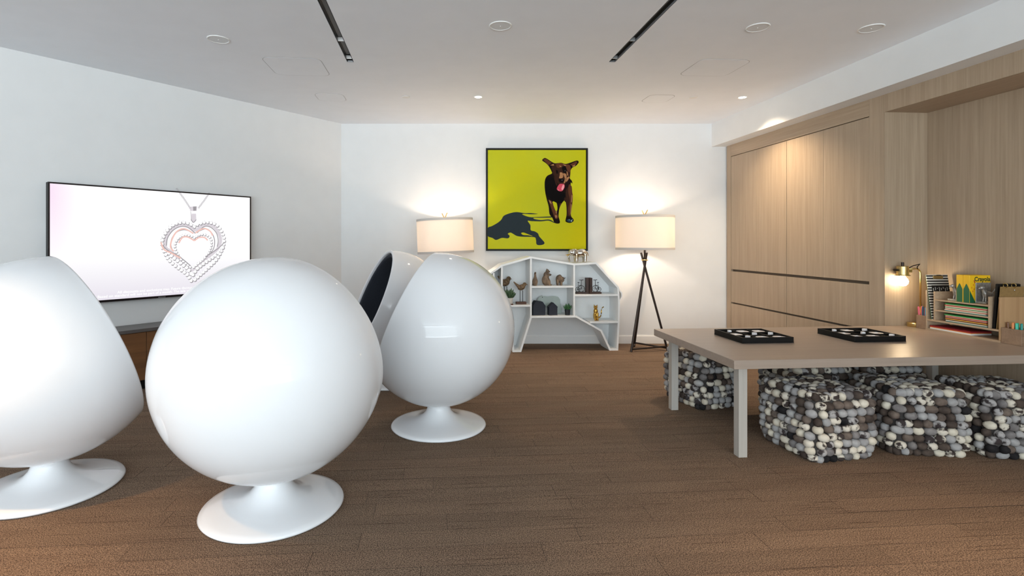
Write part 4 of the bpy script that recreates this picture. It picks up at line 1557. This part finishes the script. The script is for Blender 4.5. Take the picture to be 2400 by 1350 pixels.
def pen_box(x0, label, w_=0.10):
    t = thing('pencil_box', label, 'box', ow(x0, 0.0, 0), ORZ, 'small rustic wood pencil boxes')
    hb, dp_ = 0.102, 0.12
    MB().box(0, w_, 0, 0.010, 0, hb).build('front_panel', M_rustic, t, bevel=0.002)
    MB().box(0, w_, dp_ - 0.01, dp_, 0, hb).build('back_panel', M_rustic, t, bevel=0.002)
    MB().box(0, 0.01, 0.01, dp_ - 0.01, 0, hb).build('side_panel', M_rustic, t)
    MB().box(w_ - 0.01, w_, 0.01, dp_ - 0.01, 0, hb).build('side_panel', M_rustic, t)
    MB().box(0.01, w_ - 0.01, 0.01, dp_ - 0.01, 0, 0.008).build('bottom', M_rustic, t)


pen_box(-0.077, 'small rustic wood box of felt pens at the far end beside the lamp', 0.075)
pen_box(OW + 0.003, 'small rustic wood box of felt pens at the near end, cut by the frame', 0.12)


def pen(x, y, col, cn, where, lx=0.0, ly=0.0, z1=0.16):
    t = thing('felt_pen', '%s felt pen standing in the %s wood box' % (cn, where), 'pen', ow(x, y, 0.009), ORZ, 'felt pens in the %s box' % where)
    top = Vector((lx, ly, z1))
    m_ = mat('pen_' + cn.replace(' ', '_'), col, 0.35)
    MB().tube([(0, 0, 0), top * 0.62], 0.0062, 10).build('barrel', m_, t, smooth=False)
    MB().tube([top * 0.62, top * 0.97, top], [0.0072, 0.0066, 0.004], 10).build('cap', m_, t, smooth=False)


for k, (col, cn) in enumerate(((C(214, 88, 110), 'pink'), (C(228, 120, 130), 'coral'), (C(52, 118, 160), 'blue'), (C(30, 78, 100), 'dark teal'), (C(214, 70, 40), 'red'), (C(232, 120, 40), 'orange'), (C(86, 150, 190), 'light blue'))):
    pen(-0.064 + 0.0078 * k, 0.020 + 0.008 * (k % 3), col, cn, 'far', (0.5 - random.random()) * 0.01 + (-0.01 if k == 0 else 0), 0.0, 0.155 + 0.006 * (k % 2))
for k, (col, cn) in enumerate(((C(120, 78, 48), 'brown'), (C(236, 120, 60), 'bright orange'), (C(240, 150, 90), 'peach'), (C(30, 168, 128), 'emerald'), (C(60, 190, 160), 'mint'), (C(40, 150, 140), 'sea green'))):
    pen(OW + 0.022 + 0.013 * k, 0.03 + 0.014 * (k % 2), col, cn, 'near', random.uniform(-0.006, 0.006), 0.0, 0.13)

# paper stacks, each sheet block a coloured pad
PAL = {'green': C(40, 140, 60), 'red': C(196, 62, 44), 'cream': C(222, 212, 190), 'orange': C(222, 130, 66), 'teal': C(60, 128, 128), 'yellow': C(222, 178, 70), 'brown': C(110, 70, 48), 'pink': C(222, 140, 130), 'white': C(232, 230, 226), 'darkred': C(142, 22, 26)}


def stack(z0, cols, shelf_name):
    z_ = z0 + 0.0006
    for i, (cn, h_) in enumerate(cols):
        m_ = mat('paper_' + cn, PAL[cn], 0.8)
        jx, jy = random.uniform(-0.006, 0.006), random.uniform(0, 0.008)
        o_ = MB().box(0, 0.285, 0, OD - 0.022, 0, h_).build('paper_pad', m_, None, loc=ow(XA + 0.068 + jx, 0.006 + jy, z_), rot=(0, 0, ORZ))
        nth = ('bottom', 'second', 'third', 'fourth', 'fifth', 'sixth', 'seventh', 'eighth', 'ninth')[i]
        where = 'topmost' if i == len(cols) - 1 else (nth if nth == 'bottom' else nth + ' from the bottom')
        tag(o_, '%s paper pad, %s of the pile on the %s organizer shelf' % (cn, where, shelf_name), 'paper', 'coloured paper on the %s shelf' % shelf_name)
        z_ += h_ + 0.0004
    return z_


stack(zb2, (('teal', .005), ('cream', .007), ('red', .004), ('cream', .008), ('green', .004), ('cream', .007), ('red', .006), ('cream', .005), ('green', .008)), 'upper')
stack(zb1, (('teal', .005), ('cream', .006), ('brown', .007), ('yellow', .005), ('darkred', .006), ('cream', .005), ('red', .006), ('cream', .004), ('green', .008)), 'middle')
z_ = tk + 0.0006
for i, (cn, h_, rz, lb) in enumerate((('white', .010, 0.05, 'white book lying at the bottom of the organizer'), ('orange', .005, 0.04, 'orange folder between the white book and the dark red folder'), ('darkred', .010, 0.06, 'dark red folder on top in the bottom organizer slot'))):
    o_ = MB().box(0, 0.30, 0, OD - 0.03, 0, h_).build('folder' if i else 'book', mat('paper_' + cn, PAL[cn], 0.7), None, loc=ow(0.03, 0.006, z_), rot=(0, 0, ORZ))
    tag(o_, lb, 'folder' if i else 'book')
    z_ += h_ + 0.0004

# striped clipboard leaning in the left slot
cb = thing('clipboard', 'black and white striped clipboard with green edge leaning in the organizer', 'clipboard', ow(XA - tk - 0.012, 0.004, zb1 + 0.001), ORZ)
cb.rotation_euler = Euler((0, D(-8.5), ORZ))
CH, CW = 0.335, OD - 0.012
MB().box(-0.006, -0.0035, 0, CW, 0, CH).build('backing_board', mat('clip_green', C(50, 126, 96), 0.5), cb)
M_cw, M_cb = mat('clip_white', C(226, 222, 212), 0.55), mat('clip_black', C(24, 22, 22), 0.5)
MB().box(-0.0035, 0.0, 0, CW, 0, CH).build('board', M_cw, cb)
n_s = 17
for k in range(n_s):
    z0_ = CH * (k + 0.25) / n_s
    MB().box(-0.0036, 0.0006, -0.0005, CW, z0_, z0_ + CH / n_s * 0.52).build('stripe', M_cb, cb)
MB().box(0.0006, 0.0012, 0.03, CW, CH * 0.60, CH * 0.76).build('pattern_band', M_cb, cb)
mb = MB()
for k in range(9):
    y_ = 0.04 + 0.016 * k
    mb.box(0.0012, 0.0016, y_, y_ + 0.004, CH * (0.62 + 0.03 * (k % 3)), CH * (0.70 + 0.02 * (k % 2)))
mb.build('pattern_marks', M_cw, cb)
MB().box(0.0006, 0.006, 0.05, 0.13, CH - 0.032, CH - 0.008).build('clip', M_brass, cb, bevel=0.002)
MB().tube([(0.004, 0.06, CH - 0.01), (0.012, 0.075, CH - 0.004), (0.012, 0.105, CH - 0.004), (0.004, 0.12, CH - 0.01)], 0.002, 6).build('clip_wire', M_iron, cb)

# black folio and kraft clipboard in the right slot
fo = thing('folio', 'tall black folio leaning in the near slot of the organizer', 'folder', ow(XB + tk + 0.003, 0.012, zb1 + 0.001), ORZ)
fo.rotation_euler = Euler((0, D(4.0), ORZ))
MB().box(0, 0.016, 0, OD - 0.02, 0, 0.30).build('cover', M_black, fo, bevel=0.002)
MB().box(0.003, 0.013, 0.003, OD - 0.024, 0.3005, 0.302).build('page_block', mat('dark_pages', C(40, 36, 34), 0.8), fo)
kc = thing('clipboard', 'brown kraft clipboard with two brass ring clips leaning beside the black folio', 'clipboard', ow(XB + tk + 0.030, 0.010, zb1 + 0.001), ORZ)
kc.rotation_euler = Euler((0, D(5.0), ORZ))
MB().box(0, 0.004, 0.0, OD - 0.014, 0, 0.285).build('board', mat('kraft_board', C(146, 116, 70), 0.6, var=0.15, scale=60), kc, bevel=0.001)
for y_ in (0.035, 0.095):
    rg = MB()
    rg.tube([(0.002 + 0.014 * math.cos(2 * PI * k / 16), y_, 0.293 + 0.014 * math.sin(2 * PI * k / 16)) for k in range(17)], 0.003, 8)
    rg.build('ring_clip', M_brass, kc, smooth=True)
MB().ell((0.006, 0.10, 0.262), (0.003, 0.005, 0.005), 10, 8).build('stud', mat('steel', C(210, 210, 212), 0.25, metal=1.0), kc, smooth=True)

# crayon boxes between two silver dog bookends on the top shelf
M_cy, M_cg = mat('carton_yellow', C(240, 190, 20), 0.5), mat('carton_green', C(12, 96, 60), 0.5)
zt3 = zb3 + 0.001
BXW, BXD, BXH = 0.046, OD - 0.03, 0.192


def crayon_box(x, label, front):
    t = thing('crayon_box', label, 'box', ow(x, 0.012, zt3), ORZ, 'yellow and green cartons in the organizer')
    MB().box(0, BXW, 0, BXD, 0, BXH).build('carton', M_cy, t, bevel=0.001, bseg=1)
    MB().prism([(0.003, 0.0), (BXW - 0.003, 0.0), (BXW - 0.003, BXH * 0.48), (BXW / 2 + 0.006, BXH * 0.64), (BXW / 2, BXH * 0.69), (BXW / 2 - 0.006, BXH * 0.64), (0.003, BXH * 0.48)], -0.0008, 0).build('green_point', M_cg, t)
    if front:
        MB().prism([(0.0, 0.0), (0.044, 0.0), (0.022, BXH * 0.22), (0.0, BXH * 0.45)], BXW, BXW + 0.0008, 'x').build('green_point', M_cg, t)
        text('carton_lettering', 'Crayola', 0.042, mat('carton_ink', C(20, 60, 30), 0.6), t, (BXW + 0.0009, 0.034, BXH - 0.040), rot=(PI / 2, 0, PI / 2), bold=0.0012, sx=0.9)
        mb_ = MB()
        for y_, z_ in ((0.012, 0.1), (0.02, 0.075), (0.025, 0.12), (0.03, 0.09)):
            mb_.box(BXW, BXW + 0.0006, y_, y_ + 0.005, z_, z_ + 0.011)
        mb_.build('printed_marks', mat('carton_orange', C(206, 96, 30), 0.6), t)
        MB().prism([(0.030, 0.155), (0.038, 0.135), (0.043, 0.140), (0.035, 0.160)], BXW, BXW + 0.0006, 'x').build('printed_crayon', mat('carton_red', C(170, 50, 40), 0.6), t)
    return t


x0 = XA + 0.148
crayon_box(x0, 'yellow crayon carton with green point, farther of the two cartons', False)
crayon_box(x0 + BXW + 0.002, 'yellow crayon carton with lettered front, nearer of the two cartons', True)


def dog_end(x, sgn, label):
    t = thing('dog_bookend', label, 'bookend', ow(x, 0.05 if sgn > 0 else 0.02, zt3), ORZ, 'silver dog bookends')
    MB().box(min(0, sgn * 0.003), max(0, sgn * 0.003), 0, 0.115, 0, 0.142).build('plate', M_pewter, t, bevel=0.001, bseg=1)
    MB().box(min(sgn * 0.004, sgn * 0.07), max(sgn * 0.004, sgn * 0.07), 0.0, 0.10, 0, 0.012).build('plinth', M_pewter, t, bevel=0.002)
    xc = sgn * 0.038
    b_ = MB().ell((xc, 0.055, 0.068), (0.014, 0.032, 0.016), 14, 10).ell((xc, 0.028, 0.078), (0.014, 0.016, 0.02), 12, 10).ell((xc, 0.008, 0.108), (0.012, 0.016, 0.013), 12, 10)
    b_.tube([(xc, 0.022, 0.085), (xc, 0.012, 0.105)], [0.012, 0.009], 10).ell((xc, -0.010, 0.104), (0.007, 0.011, 0.007), 10, 8)
    for y_ in (0.024, 0.078):
        for dx in (-0.009, 0.009):
            b_.tube([(xc + dx, y_, 0.011), (xc + dx * 0.8, y_ + 0.004, 0.04), (xc + dx * 0.8, y_, 0.07)], [0.0045, 0.005, 0.008], 8)
    b_.tube([(xc, 0.085, 0.075), (xc, 0.10, 0.09), (xc, 0.105, 0.105)], [0.005, 0.004, 0.002], 8)
    for dx in (-0.010, 0.010):
        b_.ell((xc + dx, 0.014, 0.106), (0.003, 0.006, 0.011), 8, 6)
    b_.build('dog', M_pewter, t, remesh=0.0022)


dog_end(x0 + 2 * BXW + 0.006, 1, 'silver dog bookend standing at the near side of the yellow cartons')
dog_end(x0 - 0.003, -1, 'silver dog bookend at the far side of the yellow cartons')

# ------------------------------------------------------------------ felt ball poufs
def felt(name, a, b_, ramp):
    return mat(name, a, 0.95, col2=b_, scale=26, ramp=ramp, coords='World', bump=0.25, detail=5, spec=0.15)


FELT = [felt('felt_cream', C(212, 203, 186), C(190, 180, 162), (0.3, 0.6)),
        felt('felt_cream_marbled', C(208, 199, 184), C(64, 55, 52), (0.42, 0.50)),
        felt('felt_pale_grey', C(172, 170, 168), C(146, 143, 143), (0.3, 0.7)),
        felt('felt_mid_grey', C(138, 133, 131), C(98, 93, 92), (0.3, 0.7)),
        felt('felt_grey_marbled', C(166, 162, 160), C(60, 53, 53), (0.44, 0.54)),
        felt('felt_dark_brown', C(90, 78, 70), C(60, 51, 47), (0.3, 0.7)),
        felt('felt_taupe', C(122, 108, 98), C(82, 71, 65), (0.3, 0.7)),
        felt('felt_black', C(48, 45, 46), C(26, 25, 26), (0.3, 0.7))]
FW = [18, 17, 17, 13, 18, 12, 9, 3]
BALLS = []
for m_ in FELT:
    row_ = []
    for q in range(2):
        me = MB().ell((0, 0, 0), (1, 1, 1), 10, 7).mesh('felt_ball', smooth=True)
        for v_ in me.vertices:
            n_ = v_.co.normalized()
            v_.co *= 1 + 0.05 * math.sin(5 * n_.x + q * 2) * math.cos(4 * n_.z + q) + 0.03 * math.sin(6 * n_.y)
        me.materials.append(m_)
        row_.append(me)
    BALLS.append(row_)
M_core = mat('pouf_core', C(58, 54, 52), 0.95)


def pouf(c, yaw, label, wd=0.44, ht=0.40, near=True):
    t = thing('felt_ball_pouf', label, 'pouf', (c.x, c.y, 0), yaw, 'felt ball poufs under the low table')
    hw = wd / 2
    r_ = 0.026
    hx = hw - r_ * 0.8
    MB().box(-hx, hx, -hx, hx, 0.01, ht - r_).build('core', M_core, t, bevel=0.05, bseg=4)
    rows_ = 9
    spots = []
    rc = 0.042
    per = []
    for s_, (ax, ay, bx, by) in enumerate(((-1, -1, 1, -1), (1, -1, 1, 1), (1, 1, -1, 1), (-1, 1, -1, -1))):
        per.append((Vector((ax * hx, ay * hx)), Vector((bx * hx, by * hx))))

    def perim(s):
        L_ = 2 * hx - 2 * rc
        q = PI / 2 * rc
        tot = 4 * (L_ + q)
        s = s % tot
        k = int(s // (L_ + q))
        d = s - k * (L_ + q)
        a = k * PI / 2
        rm = Matrix.Rotation(a, 2)
        if d < L_:
            p = Vector((-hx + rc + d, -hx))
            n_ = Vector((0, -1))
        else:
            an = (d - L_) / rc
            cc = Vector((hx - rc, -hx + rc))
            n_ = Vector((math.sin(an), -math.cos(an)))
            p = cc + n_ * rc
        return rm @ p, rm @ n_, tot
    tot = perim(0)[2]
    for j in range(rows_):
        z = 0.021 + (ht - 0.058) * j / (rows_ - 1)
        s = random.uniform(0, 0.04)
        s_end = s + tot
        bul = 0.012 * math.sin(PI * (j + 0.5) / rows_)
        sh_ = 0.018 if j in (0, rows_ - 1) else 0.0
        while s < s_end - 0.022:
            wl = random.choice((0.023, 0.026, 0.028, 0.030, 0.035))
            p, n_, _ = perim(s + wl)
            p = p + n_ * (bul - sh_)
            spots.append((Vector((p.x, p.y, z + random.uniform(-0.003, 0.003))), math.atan2(n_.x, -n_.y), wl * 1.05, 0.026, 0.0245, Vector((n_.x, n_.y, 0))))
            s += 2 * wl * 0.98
    nt_ = 8
    for j in range(nt_):
        x = random.uniform(-0.01, 0.01) - hx + 0.03
        yy = -hx + 0.032 + (2 * hx - 0.064) * j / (nt_ - 1)
        while x < hx - 0.02:
            wl = random.choice((0.025, 0.028, 0.031, 0.036))
            fx, fy = (x + wl) / hx, yy / hx
            zz = ht - 0.025 - 0.014 * max(abs(fx), abs(fy)) ** 4
            spots.append((Vector((min(x + wl, hx - 0.02), yy, zz)), 0.0, wl * 1.05, 0.025, 0.020, Vector((0, 0, 1))))
            x += 2 * wl * 0.98
    # nearest to the eye first; those that can be told apart are parts of their own
    cam_l = Matrix.Rotation(-yaw, 3, 'Z') @ (Vector((0, 0, H)) - Vector((c.x, c.y, 0)))
    sc_ = lambda q: -(cam_l - q[0]).normalized().dot(q[5]) * 0.5 + (cam_l - q[0]).length * 0.2
    spots.sort(key=sc_)
    limit = 290 if near else 200
    fill = MB()
    for i, (p, a, rx, ry, rz, n_) in enumerate(spots):
        k = random.choices(range(8), FW)[0]
        if i < limit:
            o_ = bpy.data.objects.new('felt_ball', BALLS[k][i % 2])
            o_.location = p
            o_.rotation_euler = (random.uniform(-0.12, 0.12), random.uniform(-0.12, 0.12), a + random.uniform(-0.08, 0.08))
            o_.scale = (rx, ry, rz)
            o_.parent = t
            COL.objects.link(o_)
        else:
            fill.ell(p, (rx, ry, rz), 8, 6, Euler((0, 0, a)))
    f_ = fill.build('felt_ball_filling', FELT[3], t, smooth=True)
    f_['kind'] = 'stuff'
    return t


def from_corner(px, py, yaw, wd=0.44):
    n_ = onz(px, py)
    a = Vector((math.cos(yaw), math.sin(yaw), 0))
    b_ = Vector((-math.sin(yaw), math.cos(yaw), 0))
    return n_ + (a + b_) * wd / 2


pouf(from_corner(1908, 1092, D(11)), D(11), 'grey and cream felt ball cube pouf beside the front table leg, whole and nearest')
pouf(from_corner(2090, 1070, D(-6)), D(-6), 'felt ball cube pouf second from the front table leg, flat front facing out')
pouf(from_corner(2318, 1080, D(-4)), D(-4), 'felt ball cube pouf at the right edge, cut by the frame')
pouf(from_corner(1641, 966, D(17)), D(17), 'felt ball cube pouf at the far left end, behind the back table leg', ht=0.42)
pouf(Vector((2.37, 3.74, 0)), D(6), 'shaded felt ball cube pouf in the back row behind the front one', near=False)
pouf(Vector((2.88, 3.76, 0)), D(3), 'shaded felt ball cube pouf in the back row, farthest right', near=False)
